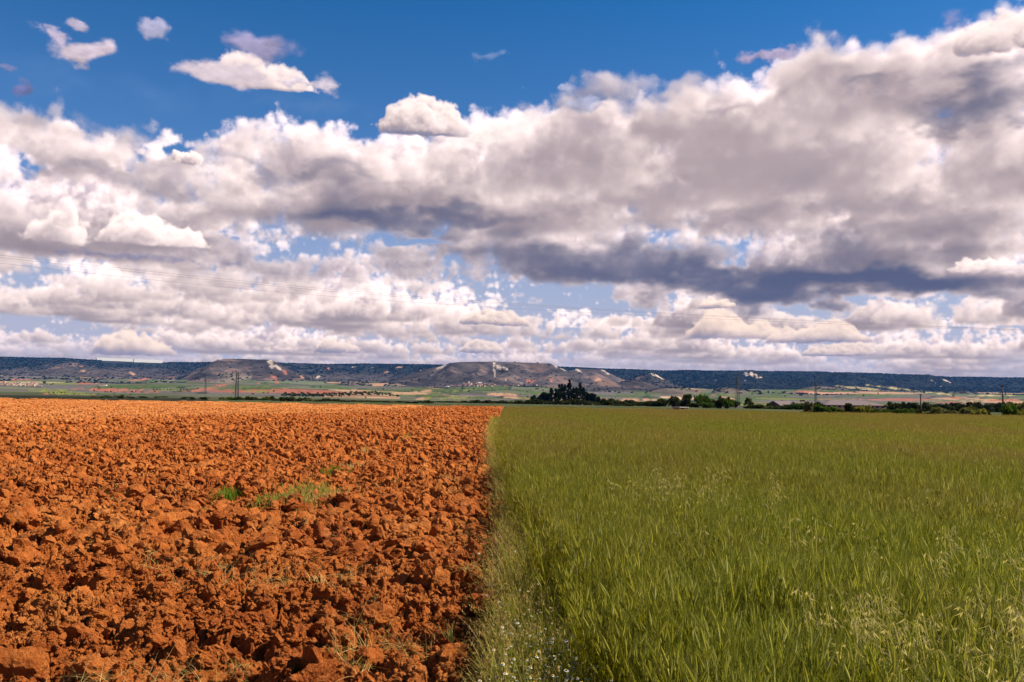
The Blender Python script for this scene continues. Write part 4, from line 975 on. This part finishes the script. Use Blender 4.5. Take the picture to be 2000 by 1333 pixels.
def build_poplars():
    D=600.0; variants=[]
    for i,(px,top,wd,kind) in enumerate([(1042.5,772,9,'r'),(1053,776,9,'r'),(1062,764,14,'r'),(1072,763,12,'r'),(1077,758,11,'c'),(1086,758,9,'c'),(1093,750,9,'c'),(1098,750,8,'c'),(1103.5,750.5,8,'c'),(1112,741,11,'c'),(1119.5,758,9,'c'),(1126,756,9,'c'),(1132.5,748,10,'c'),(1140,757,9,'c'),(1148,764,12,'r'),(1158,766,14,'r'),(1168,776,10,'r')]):
        d=D+((i*37)%5-2)*7; u,s=ray(px,top); x=u*d; z=zland(x,d); h=CAM_H+s*d-z; rad=wd*d/F_PX*.52
        lab=['small round tree at the left end of the poplar grove','low round tree second from the left of the grove','round broad tree at the left of the poplar grove','dark tree on the left shoulder of the poplar grove','slim poplar on the left shoulder of the grove','poplar just left of the triple tops','leftmost of three equal poplar tops in the grove','middle of three equal poplar tops in the grove','rightmost of three equal poplar tops in the grove','tallest pointed poplar in the middle of the grove','lower poplar just right of the tallest one','poplar between the two tallest points','second tallest pointed poplar, right of the tallest','poplar just right of the second tallest','round tree on the right shoulder of the grove','large round tree at the right of the poplar grove','low bushy tree at the right end of the grove'][i]
        if kind=='c': cr=crown_mesh('poplar_crown',800+i,shape_column(rad,h*.90,h*.06,rad*.40),3800,.42,56)
        else: cr=crown_mesh('round_crown',800+i,shape_ellipsoid(rad,rad,h*.80,h*.14,rad*.44),4200,.55,32)
        tree('poplar_tree' if kind=='c' else 'round_tree',(x,d,z),cr,trunk_mesh('trunk',h*.85,.28,820+i),DARKLEAF,lab,'poplar' if kind=='c' else 'tree','trees of the dark poplar grove')
build_poplars()
def bush_variants(prefix,mat,n,seed,leafn=900,leaf=.17):
    L=[]
    for i in range(n):
        r=np.random.default_rng(seed+i); me=crown_mesh(prefix,seed+i,shape_ellipsoid(.95,.9,.95,.0,.36,.6),leafn,leaf*r.uniform(.8,1.1),r.integers(12,20)); me.materials.append(mat); L.append(me)
    return L
BUSH={k:bush_variants('bush_foliage',m,5,900+j*20) for j,(k,m) in enumerate((('h',HEDGE),('o',OLIVE),('y',YELLOWG),('g',MIDG),('d',DRYB)))}
def bush(px,base,w,h,kind,d,label,group,name='bush',cat='bush'):
    """bush whose foot shows near photo row base, w x h photo px, at depth d"""
    u,s=ray(px,base); x=u*d; z=zland(x,d); _,st=ray(px,base-h); ht=max(CAM_H+st*d-z,.5); r=w*.5*d/F_PX
    me=BUSH[kind][int(RNG.integers(0,5))]
    o=mesh_obj(name,me,loc=(x,d,z-.05)); o.scale=(r,r*RNG.uniform(.8,1.1),ht); o.rotation_euler=(0,0,RNG.uniform(0,6.28)); return tag(o,label,cat,group)
def build_bushes():
    r=RNG
    # dark hedge across the middle distance
    g='dark hedge bushes along the far side of the fields'
    x=836.0
    while x<1290:
        w=r.uniform(13,24); 
        if x<1040: h=np.interp(x,[836,900,950,1040],[8,8.5,10,13])*r.uniform(.8,1.15)
        elif x<1180: h=r.uniform(12,17)
        else: h=r.uniform(15,20)
        base=np.interp(x,[836,1000,1100,1200,1290],[791,794,797,800,803])
        bush(x,base,w*1.25,h,'h',345+r.uniform(-12,12),'dark hedge bush, one of the row running behind the fields to the poplar grove' if x<1170 else 'dark hedge bush, one of the row right of the poplar grove',g if x<1170 else 'dark hedge bushes right of the poplar grove','hedge_bush'); x+=w*.62
    for (px,ba,w,h,k,d,lab) in [(1205,803,26,14,'h',300,'rounded dark bush at the foot of the hedge right of the grove'),(1228,803,28,15,'h',300,'dark bush in the hedge halfway between grove and pink hut'),(1282,803,40,24,'h',300,'dark bush left of the pink hut'),(1296,797,26,16,'h',330,'dark bush behind and left of the pink hut'),(1318,796,34,20,'h',310,'dark bush just behind the pink hut'),(1340,797,34,24,'h',310,'dark bush behind the right end of the pink hut'),
        (1354,804,30,16,'h',280,'low dark bush just right of the pink hut'),(1371,798,34,26,'g',300,'green bush in front of the round dark trees'),(1388,805,44,18,'h',280,'long low dark bush left of the thick leafy bush'),(1412,806,32,32,'h',250,'thick dark bush at the left of the tall pylon'),(1424,806,26,26,'g',245,'bright green leafy bush at the left of the tall pylon'),(1380,806,24,20,'g',262,'mid green bush in the dip of the hedge'),
        (1470,806,40,14,'h',270,'long low dark hedge bush right of the tall pylon'),(1492,807,44,16,'h',270,'low dark bush in front of the gabled barn'),(1516,807,40,15,'h',265,'low dark bush below the gable of the barn'),(1540,808,40,17,'h',262,'low dark bush below the barn roof'),(1556,807,30,19,'g',258,'green bush in front of the barn roof'),(1573,808,30,20,'g',250,'leafy green bush at the right end of the gabled barn')]:
        bush(px,ba,w,h,k,d,lab,None,'hedge_bush' if k=='h' else 'bush')
    # olive scrub at the right, along the end of the crop
    S=[(1583,808,24,24,'o','grey olive bush between the two barns'),(1600,808,26,20,'g','green bush at the foot of the round tree'),(1618,809,30,16,'g','spreading green bush right of the round tree'),(1633,810,26,14,'o','olive bush in front of the long barn, left end'),(1648,810,24,13,'o','pale olive bush before the long barn wall'),(1662,811,26,22,'h','dark upright bush before the long barn'),(1676,810,22,18,'y','yellowish bush before the long barn'),(1690,810,24,18,'y','second yellowish bush, right of the dark upright one'),(1703,811,26,16,'h','dark bush near the right end of the long barn'),(1718,811,24,13,'g','green bush near the right corner of the long barn'),(1732,811,22,12,'g','low green bush at the end of the long barn'),
       (1747,813,26,15,'h','dark cone shaped bush right of the long barn'),(1766,812,30,15,'g','bright green bush left of the short pole'),(1783,812,24,14,'h','dark green bush just left of the short pole'),(1803,814,26,14,'h','dark bush at the foot of the short pole'),(1822,814,30,19,'o','tall olive bush right of the short pole'),(1838,814,34,19,'o','broad olive bush halfway to the tall pole'),(1856,814,30,14,'o','low olive bush halfway to the tall pole'),(1872,814,24,11,'o','small olive bush left of the wide grey one'),(1893,816,36,20,'o','wide grey olive bush left of the grass gap'),(1912,816,28,20,'y','yellow green bush beside the grass gap'),(1926,816,24,17,'h','dark bush at the left edge of the grass gap'),(1974,819,36,30,'g','big green bush right of the tall pole'),(1988,818,44,35,'o','tall grey green bush at the far right of the picture'),(2000,819,40,26,'y','yellow green bush at the right border'),(2030,820,50,40,'o','grey bush beyond the right border'),(1940,817,22,6,'d','low dry weeds in the grass gap'),(1955,819,20,7,'d','dry weeds at the foot of the tall pole')]
    for (px,ba,w,h,k,lab) in S: bush(px,ba,w*1.15,h*.95,k,float(np.interp(px,[1580,2000],[150,112]))+r.uniform(-6,6),lab,'scrub along the end of the crop')
    for i in range(34):
        px=r.uniform(1570,1960); bush(px,np.interp(px,[1570,2000],[809,818]),r.uniform(10,18),r.uniform(4,8),['d','o','o','g'][int(r.integers(0,4))],float(np.interp(px,[1580,2000],[146,108]))+r.uniform(-4,4),'small low bush at the foot of the scrub along the end of the crop','low scrub at the end of the crop','low_bush')
    # dark hedge behind the olive scrub
    x=1738.0
    while x<1990:
        w=r.uniform(14,22); bush(x,798.5,w*1.3,r.uniform(8,12),'h',330+r.uniform(-10,10),'dark hedge bush, one of the row behind the two wooden poles','dark hedge bushes behind the poles','hedge_bush'); x+=w*.62
    # scrub beyond the ploughland at the left
    x=432.0
    while x<840:
        w=r.uniform(12,22); h=np.interp(x,[432,520,560,640,700,840],[10,13,12,12,7,5])*r.uniform(.65,1.2); base=np.interp(x,[432,840],[787,794.5])
        bush(x,base,w*1.2,h,['h','h','o','g','h'][int(r.integers(0,5))],255+r.uniform(-25,25),'dull dark scrub bush, one of the belt beyond the ploughland left of the pylon hedge' if x<640 else 'low dark scrub bush, one of the belt beyond the middle of the ploughland','scrub belt beyond the ploughland' if x<640 else 'low scrub beyond the middle of the ploughland','scrub_bush'); x+=w*.55
    for i in range(26):
        px=r.uniform(180,460); bush(px,np.interp(px,[180,460],[783,787]),r.uniform(8,16),r.uniform(4,9),['h','o','h','g'][int(r.integers(0,4))],300+r.uniform(-60,120),'small dark bush, one of the loose line beyond the left of the ploughland','loose bushes beyond the left ploughland','scrub_bush')
    for (px,ba,w,h,lab) in ((236,783,15,11,'rounded dark bush standing alone on the left skyline of the ploughland'),(260,784,8,6,'little dark bush right of the rounded one'),(398,786,16,10,'dark bush below the thin left pylon'),(376,785,12,5,'flat dark bush left of the thin pylon')): bush(px,ba,w,h,'h',230,lab,None,'dark_bush')
    # round trees of the right middle distance
    for (px,ba,w,h,d,lab) in ((1381,800,22,18,330,'round dark tree at the left of the tree clump before the pylon'),(1392,800,24,20,330,'round dark tree in the middle of the tree clump'),(1402,800,20,16,330,'round dark tree at the right of the tree clump'),(1437,804,19,23,280,'upright dark tree touching the tall pylon'),(1462,803,24,26,300,'solitary round dark tree right of the tall pylon'),(1502,797,12,9,420,'small round tree left of the gabled barn'),(1527,790,14,8,460,'round tree showing above the gabled barn roof'),(1567,790,15,9,460,'round tree showing above the second barn roof'),(1598,800,17,18,220,'dark round tree between the two barns')):
        u,s=ray(px,ba); x=u*d; z=zland(x,d); _,st=ray(px,ba-h); ht=CAM_H+st*d-z; rad=w*.5*d/F_PX
        tree('round_tree',(x,d,z),crown_mesh('round_crown',int(px),shape_ellipsoid(rad*.85,rad*.85,ht*.76,ht*.16,rad*.36,.5),1100,rad*.13,26),trunk_mesh('trunk',ht*.6,.16,int(px)+1),HEDGE,lab,'tree','round dark trees among the barns and the pylon')
build_bushes()
# ---- orchard on the low rise, and trees dotted over the valley
def build_orchard():
    mts=[]
    for i in range(4):
        me=crown_mesh('olive_crown',1200+i,shape_ellipsoid(1.5,1.5,2.5,.5,.8),160,.42,9); me.materials.append(OLIVE2); mts.append(me)
    n=0
    pk=[h for h in HP if h[4]=='orchard'][0]
    for i in range(-14,15):
        for j in range(0,16):
            d=1160+j*22+(i%2)*4; x=-445+i*13.5+j*7.0+RNG.normal(0,1); u=x/d
            if n>=260: break
            pxx=1000+u*F_PX
            if not(556<pxx<792) or RNG.uniform()<.10: continue
            o=mesh_obj('olive_tree',mts[n%4],loc=(x,d,zland(x,d)-.2)); s=RNG.uniform(1.0,1.5); o.scale=(s,s,s*.9); o.rotation_euler=(0,0,RNG.uniform(0,6.28))
            tag(o,'small dark olive tree, one of the slanting rows on the low rise beyond the scrub','olive tree','olive trees planted in rows'); n+=1
OLIVE2=leaf_mat('olive_leaf',(.022,.030,.016),(.05,.058,.028),.1,.3)
build_orchard()
def build_valley_trees():
    mts=[]
    for i in range(4):
        me=crown_mesh('valley_crown',1240+i,shape_ellipsoid(2.6,2.6,5,.4,1.3),110,.8,8); me.materials.append(HEDGE); mts.append(me)
    spots=[(x,y) for x,y in zip(np.linspace(300,372,12),[763]*12)]+[(265,766),(258,767),(210,767),(216,767),(205,767)]+[(x,780-.0*x) for x in np.linspace(196,206,4)]+[(96,768),(104,769),(112,769.5),(120,769),(126,768)]+[(86,751),(92,752),(99,753),(103,752)]+[(x,751) for x in (20,28,36,44)]
    for i in range(66): spots.append((RNG.uniform(180,1980),RNG.uniform(757,779)))
    for i,(x,y) in enumerate(spots):
        p=ground_far(x,y)
        if not 900<p.y<6000: continue
        o=mesh_obj('valley_tree',mts[i%4],loc=p); s=RNG.uniform(.7,1.3)*p.y/3200; o.scale=(s*1.2,s*1.2,s); o.rotation_euler=(0,0,i*1.7)
        tag(o,'tiny dark tree dotted on the fields of the valley below the table-land','tree','trees dotted over the valley')
build_valley_trees()
def build_hill_scrub():
    """juniper and oak scrub on the slopes and along the rim: far-off woods nobody could count"""
    n=150000; u=RNG.uniform(-.72,.72,n); d=RNG.uniform(3600,8500,n); z,idx=terrain(u,d); col,wd=landcover(u,d,z,idx)
    rim=np.zeros(n,bool)
    keep=RNG.uniform(0,1,n)<np.clip(wd*1.0*(1+1.6*fbm(u*d/260,d/260,1301,3)),0,1)*.55
    us0,us1=ray(198,704)[0],ray(318,704)[0]; keep&=~((u>us0)&(u<us1)&(d>6300)&(z>CAM_H+d*(ray(260,712)[1]+(ray(260,712)[0]-u)*math.tan(ROLL))))
    u,d,z,wd=u[keep],d[keep],z[keep],wd[keep]
    V,F=ico(1); m=len(u); s=RNG.uniform(2.6,6.5,m)*np.where(wd>.7,1.35,1)
    P=np.stack([u*d,d,z],-1)
    jit=1+.35*RNG.standard_normal((m,len(V),1)).clip(-1,1)
    VV=P[:,None,:]+V[None]*s[:,None,None]*np.array([1.25,1.25,.9])*jit; FF=F[None]+(np.arange(m)*len(V))[:,None,None]
    nt=NT('scrub_wood'); c=nt.mix(nt.noise(nt.pos(),.02,3,.6),(.003,.006,.006),(.009,.012,.010));  # tree colour taken below real foliage to paint in the cloud's shadow
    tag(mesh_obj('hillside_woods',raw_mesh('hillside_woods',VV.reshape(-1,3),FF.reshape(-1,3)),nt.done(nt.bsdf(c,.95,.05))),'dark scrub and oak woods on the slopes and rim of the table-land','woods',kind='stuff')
build_hill_scrub()
# =====================================================================  buildings
def bx(V,F,M,x0,x1,y0,y1,z0,z1,mi=0):
    b=len(V); V+= [(x0,y0,z0),(x1,y0,z0),(x1,y1,z0),(x0,y1,z0),(x0,y0,z1),(x1,y0,z1),(x1,y1,z1),(x0,y1,z1)]
    for f in ((0,3,2,1),(4,5,6,7),(0,1,5,4),(1,2,6,5),(2,3,7,6),(3,0,4,7)): F.append([b+i for i in f]); M.append(mi)
def polymesh(name,V,F,mats,M=None,parent=None,loc=None):
    me=bpy.data.meshes.new(name); me.from_pydata(V,[],F); me.update()
    if M: 
        for p,m in zip(me.polygons,M): p.material_index=m
    return mesh_obj(name,me,mats,parent,loc=loc)
ROOFM=plain_mat('old_roof',(.20,.15,.145),.9,.1,.25,.6); ROOFR=plain_mat('red_roof',(.36,.17,.12),.9,.1,.3,.8); WALLP=plain_mat('pink_wall',(.55,.34,.25),.9,.1,.2,.7); WALLD=plain_mat('brown_wall',(.13,.085,.065),.9,.1,.2,.8); WHITE=plain_mat('white_wall',(.80,.76,.70),.8,.2,.08,.5); DARK=plain_mat('dark_opening',(.015,.013,.012),.9); CREAMW=plain_mat('cream_wall',(.62,.48,.34),.9,.1,.15,.6); PINK2=plain_mat('pink_brick',(.52,.25,.17),.9,.1,.25,9); SLAB=plain_mat('slab_concrete',(.42,.38,.37),.9)
def barn(name,xl,xr,top,eave,base,d,depth,rz,label,hip=False,wall=WALLP,roofm=ROOFM,group=None,windows=0,gable_win=0):
    u0,_=ray(xl,base); u1,_=ray(xr,base); L=(u1-u0)*d; cx=(u0+u1)*.5*d; z0=zland(cx,d)
    zt=CAM_H+ray((xl+xr)/2,top)[1]*d-z0; ze=CAM_H+ray((xl+xr)/2,eave)[1]*d-z0
    e=empty(name,(cx,d+depth/2,z0),rz); tag(e,label,'barn',group)
    a=L/2; b=depth/2; V=[];F=[]
    V=[(-a,-b,-.6),(a,-b,-.6),(a,b,-.6),(-a,b,-.6),(-a,-b,ze),(a,-b,ze),(a,b,ze),(-a,b,ze)]; F=[[0,1,5,4],[2,3,7,6]]
    if hip: F+=[[1,2,6,5],[3,0,4,7]]
    else: V+=[(-a,0,zt),(a,0,zt)]; F+=[[1,2,6,9,5],[3,0,4,8,7]]
    polymesh('wall',V,F,wall,parent=e)
    o=.45; k=(depth*.5*1.1 if hip else 0); th=.14
    R=[(-a-o,-b-o,ze-.12),(a+o,-b-o,ze-.12),(a+o,b+o,ze-.12),(-a-o,b+o,ze-.12),(-a-o+(k if hip else 0),0,zt),(a+o-(k if hip else 0),0,zt)]
    RF=[[0,1,5,4],[2,3,4,5],[1,2,5],[3,0,4]] if hip else [[0,1,5,4],[2,3,4,5]]
    n=len(R); V=R+[(x,y,z-th) for x,y,z in R]; F=RF+[[i+n for i in f[::-1]] for f in RF]+([[0,n,n+1,1],[1,n+1,n+2,2],[2,n+2,n+3,3],[3,n+3,n,0]] if hip else [[0,n,n+1,1],[2,n+2,n+3,3],[1,n+1,n+5,5],[5,n+5,n+2,2],[3,n+3,n+4,4],[4,n+4,n,0]])
    polymesh('roof',V,F,roofm,parent=e)
    for i in range(windows):
        x=-a+L*(i+.5)/windows; V=[];F=[];M=[]; bx(V,F,M,x-.7,x+.7,-b-.02,-b+.1,ze-1.15,ze-.45); polymesh('window',V,F,DARK,parent=e)
    for i in range(gable_win):
        y=-b+depth*(i+.7)/(gable_win+.4); V=[];F=[];M=[]; bx(V,F,M,-a-.03,-a+.1,y-.4,y+.4,ze-1.5,ze-.6); polymesh('window',V,F,DARK,parent=e)
    return e
def build_buildings():
    barn('gabled_barn',1513,1552,783.5,792,799,420,9.5,math.radians(24),'brown barn with its gable end turned to the left, behind the hedge',wall=WALLD,windows=2,gable_win=3,group='farm barns')
    barn('low_barn',1554,1596,785,793,799,432,8,math.radians(14),'low grey roofed barn between the gabled barn and the long one',wall=WALLD,windows=3,group='farm barns')
    barn('long_barn',1600,1731,782.5,791.2,799.5,400,13,math.radians(13),'long barn with hipped dark roof and pinkish wall behind the scrub',hip=True,wall=WALLP,windows=11,group='farm barns')
    # flat roofed hut by the crop edge
    d=142.0; u0,_=ray(1317,800); u1,_=ray(1341,800); x=(u0+u1)/2*d; w=(u1-u0)*d; z=zland(x,d); h=CAM_H+ray(1330,796.5)[1]*d-z
    e=empty('brick_hut',(x,d,z),math.radians(38)); tag(e,'low pink brick hut with a flat slab roof at the far edge of the crop','hut')
    V=[];F=[];M=[]; bx(V,F,M,-w/2,w/2,-.7,.7,-.2,h); polymesh('wall',V,F,PINK2,parent=e)
    V=[];F=[];M=[]; bx(V,F,M,-w/2-.14,w/2+.14,-.84,.84,h,h+.11); polymesh('roof',V,F,SLAB,parent=e)
    V=[];F=[];M=[]; bx(V,F,M,-w*.30,w*.06,-.72,-.6,-.2,h*.86); polymesh('door',V,F,DARK,parent=e)
    # long white sheds on the rim
    for xl,xr,top,lab in ((204,266,700.3,'very long white shed on the rim of the table-land at the left, the longer half'),(272,313,702.2,'white shed continuing the long one to the right on the rim')):
        u0,_=ray(xl,704); u1,_=ray(xr,704); dd=np.linspace(6000,9000,400); cr=[]
        for uu in np.linspace(u0,u1,9): zz,_i=terrain(np.full(400,uu),dd); cr.append(dd[np.argmax((zz-CAM_H)/dd)])
        d=min(cr)-40; L=(u1-u0)*d; cx=(u0+u1)/2*d; zt=CAM_H+ray((xl+xr)/2,top)[1]*d
        e=empty('white_shed',(cx,d-40,zt-24),math.radians(40)); L=L/math.cos(math.radians(40)); tag(e,lab,'warehouse','white sheds on the rim')
        V=[];F=[];M=[]; bx(V,F,M,-L/2,L/2,-11,11,-60,21); polymesh('wall',V,F,WHITE,parent=e)
        V=[(-L/2-1,-12,21),(L/2+1,-12,21),(L/2+1,12,21),(-L/2-1,12,21),(-L/2-1,0,23),(L/2+1,0,23)]; polymesh('roof',V,[[0,1,5,4],[2,3,4,5],[1,2,5],[3,0,4],[3,2,1,0]],WHITE,parent=e)
    # villages
    def house(px,py,w,h,wall,roof,label,group,d=None):
        p=ground_far(px,py); d=p.y; W_=w*d/F_PX; H_=h*d/F_PX; dp=W_*.8
        V=[(-W_/2,-dp/2,-2),(W_/2,-dp/2,-2),(W_/2,dp/2,-2),(-W_/2,dp/2,-2),(-W_/2,-dp/2,H_*.62),(W_/2,-dp/2,H_*.62),(W_/2,dp/2,H_*.62),(-W_/2,dp/2,H_*.62),(-W_/2,0,H_),(W_/2,0,H_)]
        F=[[0,1,5,4],[2,3,7,6],[1,2,6,9,5],[3,0,4,8,7],[4,5,9,8],[6,7,8,9]]
        o=polymesh('village_house',V,F,[wall,roof],[0,0,0,0,1,1],loc=p); o.rotation_euler=(0,0,RNG.uniform(-.7,.7)); tag(o,label,'house',group)
    r=RNG
    pale=[CREAMW,WALLP,CREAMW,PINK2]
    for i in range(58):
        x=r.uniform(-4,82); y=749.5+ (x/82)*3.5+r.uniform(-3.6,3.4)
        house(x,y,r.uniform(2.8,5.6),r.uniform(1.8,3.0),pale[int(r.integers(0,4))],[ROOFR,ROOFR,CREAMW][int(r.integers(0,3))],'tiny pale house with a tiled roof in the village at the far left','houses of the left village')
    for i in range(44):
        x=r.uniform(905,990); y=753+r.uniform(-3,3)+(.0 if x>925 else 0)
        house(x,y,r.uniform(2.6,5),r.uniform(1.8,3.2),pale[int(r.integers(0,4))],[ROOFR,ROOFR,ROOFM,ROOFR][int(r.integers(0,4))],'tiny house with a red or grey roof in the village below the middle hill','houses of the middle village')
    for x,y,w,h,lab in ((874,757.5,6,3,'white house at the left end of the middle village'),(884,755.5,12,2,'long low red roofed shed left of the middle village'),(898,754.5,10,2,'second long low shed left of the middle village'),(906,750.5,3,2,'small white hut above the left of the middle village'),(916,748.5,3.2,2.4,'white hut standing highest above the middle village'),(937,749.5,7,2.6,'white long house at the top of the middle village'),(920,752,4,4,'cream tower like house in the middle village'),(1011,754.5,5,2.4,'pink house alone right of the middle village'),(1018,750,7,1.6,'white shed farthest right of the middle village'),(1048,754,3.4,2.4,'white hut on the red bank right of the middle village'),(201,753.8,14,1.6,'pale low shed alone among the red fields at the left'),(688,764,5,3,'red roofed farmhouse beside the tan field')):
        house(x,y,w,h,WHITE if 'white' in lab or 'pale' in lab else CREAMW,ROOFR if 'red' in lab else (WHITE if 'white' in lab else ROOFR),lab,None)
build_buildings()
# =====================================================================  pylons, poles, wires
STEEL=plain_mat('pylon_steel',(.055,.055,.062),.6,.3,.15,1.0); WOOD=plain_mat('pole_wood',(.13,.095,.08),.9,.1,.3,2.0); WIRE=plain_mat('wire',(.16,.13,.14),.5); CERAM=plain_mat('insulator_glass',(.10,.09,.09),.3)
def bar(V,F,a,b,t):
    a=Vector(a);b=Vector(b);d=(b-a).normalized(); s=d.cross(Vector((0,0,1)) if abs(d.z)<.9 else Vector((1,0,0))).normalized()*t; q=d.cross(s).normalized()*t; k=len(V)
    for p in (a,b): V+= [tuple(p+s+q),tuple(p-s+q),tuple(p-s-q),tuple(p+s-q)]
    F+=[[k,k+1,k+5,k+4],[k+1,k+2,k+6,k+5],[k+2,k+3,k+7,k+6],[k+3,k,k+4,k+7],[k+3,k+2,k+1,k],[k+4,k+5,k+6,k+7]]
def pylon(px,top,d,w0,w1,label,arms=3,bt=.09):
    x=ray(px,top)[0]*d; z=zland(x,d); h=CAM_H+ray(px,top)[1]*d-z; e=empty('power_pylon',(x,d,z),.5); tag(e,label,'pylon','lattice power pylons')
    V=[];F=[]; C=[(-1,-1),(1,-1),(1,1),(-1,1)]; n=int(max(7,h/2.2)); wz=lambda t:(w0*(1-t)+w1*t)*.5
    for i in range(n):
        t0,t1=i/n,(i+1)/n
        for j in range(4):
            c=C[j];c2=C[(j+1)%4]; a=(c[0]*wz(t0),c[1]*wz(t0),h*t0);b=(c[0]*wz(t1),c[1]*wz(t1),h*t1);a2=(c2[0]*wz(t0),c2[1]*wz(t0),h*t0);b2=(c2[0]*wz(t1),c2[1]*wz(t1),h*t1)
            bar(V,F,a,b,bt); bar(V,F,a,b2,bt*.6); bar(V,F,a2,b,bt*.6); bar(V,F,b,b2,bt*.5)
    polymesh('lattice_tower',V,F,STEEL,parent=e)
    for k in range(arms):
        V=[];F=[]; zz=h*(.985-.11*k); L=h*(.085+.02*(k%2)); bar(V,F,(-L,0,zz),(L,0,zz),bt); bar(V,F,(-L,0,zz),(0,0,zz+h*.035),bt*.6); bar(V,F,(L,0,zz),(0,0,zz+h*.035),bt*.6)
        a=polymesh('cross_arm',V,F,STEEL,parent=e)
        for sg in (-1,1):
            V=[];F=[]; bar(V,F,(sg*L*.95,0,zz-.1),(sg*L*.95,0,zz-h*.04),bt*.9); polymesh('insulator',V,F,CERAM,parent=a)
pylon(464,728,800,2.9,1.7,'tall dark lattice pylon in front of the brown flat topped hill',3,.13)
pylon(402,741,1250,2.6,1.0,'thin faint pylon left of the dark lattice one',2,.10)
pylon(1441,735,700,2.6,1.2,'lattice pylon rising behind the round trees right of the poplar grove',3,.11)
pylon(1593,745,950,2.4,1.0,'thin lattice pylon standing behind the barns',2,.11)
def pole(px,top,base,d,lean,label,bands=0):
    x=ray(px,base)[0]*d; z=zland(x,d); h=CAM_H+ray(px,top)[1]*d-z; e=empty('wooden_pole',(x,d,z)); e.rotation_euler=(0,lean,0); tag(e,label,'pole','wooden poles')
    bm=bmesh.new(); bmesh.ops.create_cone(bm,cap_ends=True,segments=12,radius1=.15,radius2=.10,depth=h+.6,matrix=Matrix.Translation((0,0,h/2-.3))); me=bpy.data.meshes.new('shaft'); bm.to_mesh(me); bm.free(); mesh_obj('shaft',me,WOOD,e)
    V=[];F=[]; bar(V,F,(-.22,-.04,h-.22),(.22,-.04,h-.22),.05); a=polymesh('cross_arm',V,F,WOOD,parent=e)
    for sx in (-.2,.2):
        bm=bmesh.new(); bmesh.ops.create_cone(bm,cap_ends=True,segments=8,radius1=.05,radius2=.03,depth=.16,matrix=Matrix.Translation((sx,-.04,h-.10))); me=bpy.data.meshes.new('insulator'); bm.to_mesh(me); bm.free(); mesh_obj('insulator',me,CERAM,a)
    for k in range(bands):
        bm=bmesh.new(); bmesh.ops.create_cone(bm,cap_ends=True,segments=12,radius1=.128,radius2=.124,depth=.16,matrix=Matrix.Translation((0,0,h-.55-k*.4))); me=bpy.data.meshes.new('band'); bm.to_mesh(me); bm.free(); mesh_obj('band',me,SLAB,e)
pole(1960.5,752,818,142,-.035,'taller leaning wooden pole with pale bands at the right',3)
pole(1799,770,806,175,-.02,'shorter wooden pole standing in the scrub left of the tall pole')
def wires():
    for i,(pts,lab) in enumerate(((((-260,470),(0,499),(350,537),(700,572),(1050,597),(1350,615),(1700,632),(2000,645),(2300,656)),'topmost of the three thin power wires crossing the sky'),(((-260,476),(0,503),(350,541.5),(700,575.5),(1050,599.5),(1350,617),(1700,633.5),(2000,646),(2300,657)),'middle one of the three thin power wires crossing the sky'),(((-260,486),(0,514),(350,554),(700,585),(1050,606),(1350,621.5),(1700,636),(2000,648),(2300,658)),'lowest of the three thin power wires crossing the sky'))):
        P=[]
        q=np.array(pts,float); xs=np.linspace(-260,2300,90); ys=np.interp(xs,q[:,0],q[:,1])
        for _ in range(60): ys[1:-1]=.25*ys[:-2]+.5*ys[1:-1]+.25*ys[2:]
        for x,y in zip(xs,ys):
            t=(x+260)/2560; d=95/(1-.80*t); P.append((at(x,y,d),.0135*(d/110)**.75))
        V=[];F=[]; k=6
        for n,(v,rad) in enumerate(P):
            for a in range(k): an=6.2832*a/k; V.append((v.x+rad*.2*math.cos(an),v.y+rad*math.cos(an),v.z+rad*math.sin(an)))
            if n: F+=[[(n-1)*k+a,(n-1)*k+(a+1)%k,n*k+(a+1)%k,n*k+a] for a in range(k)]
        o=polymesh('power_wire',V,F,WIRE); tag(o,lab,'wire','power wires across the sky')
wires()
# =====================================================================  air
def haze(dens,col):
    V=[];F=[];M=[]; zlo=min(float(Zt.min()),-8)-1; zhi=float(Zt.max())+8
    zhi=max(zhi,max((o.matrix_world.translation.z for o in SC.objects),default=0)+30)
    bx(V,F,M,-52000,52000,-400,16500,zlo-2,zhi); o=polymesh('haze',V,F,None); n=bpy.data.materials.new('haze'); n.use_nodes=True; t=n.node_tree; t.nodes.clear()
    v=t.nodes.new('ShaderNodeVolumePrincipled'); v.inputs['Color'].default_value=(*col,1); v.inputs['Density'].default_value=dens; v.inputs['Anisotropy'].default_value=.0; u=t.nodes.new('ShaderNodeOutputMaterial'); t.links.new(v.outputs[0],u.inputs['Volume'])
    o.data.materials.append(n); tag(o,'thin bluish air between the fields and the table-land','haze',kind='stuff')
HAZE_ON=True
if HAZE_ON: haze(1.45e-5,(.09,.37,1.0))
sky_=layout(Sky(SKY_PPD)); build_world(sky_.rgb,sky_.a,sky_.ppd)
SC.cycles.max_bounces=6; SC.cycles.diffuse_bounces=1; SC.cycles.transmission_bounces=4; SC.cycles.transparent_max_bounces=6; SC.cycles.volume_bounces=0
SC.cycles.use_adaptive_sampling=True; SC.cycles.adaptive_threshold=.012
SC.cycles.use_denoising=True
print('script',round(time.time()-T0,1))
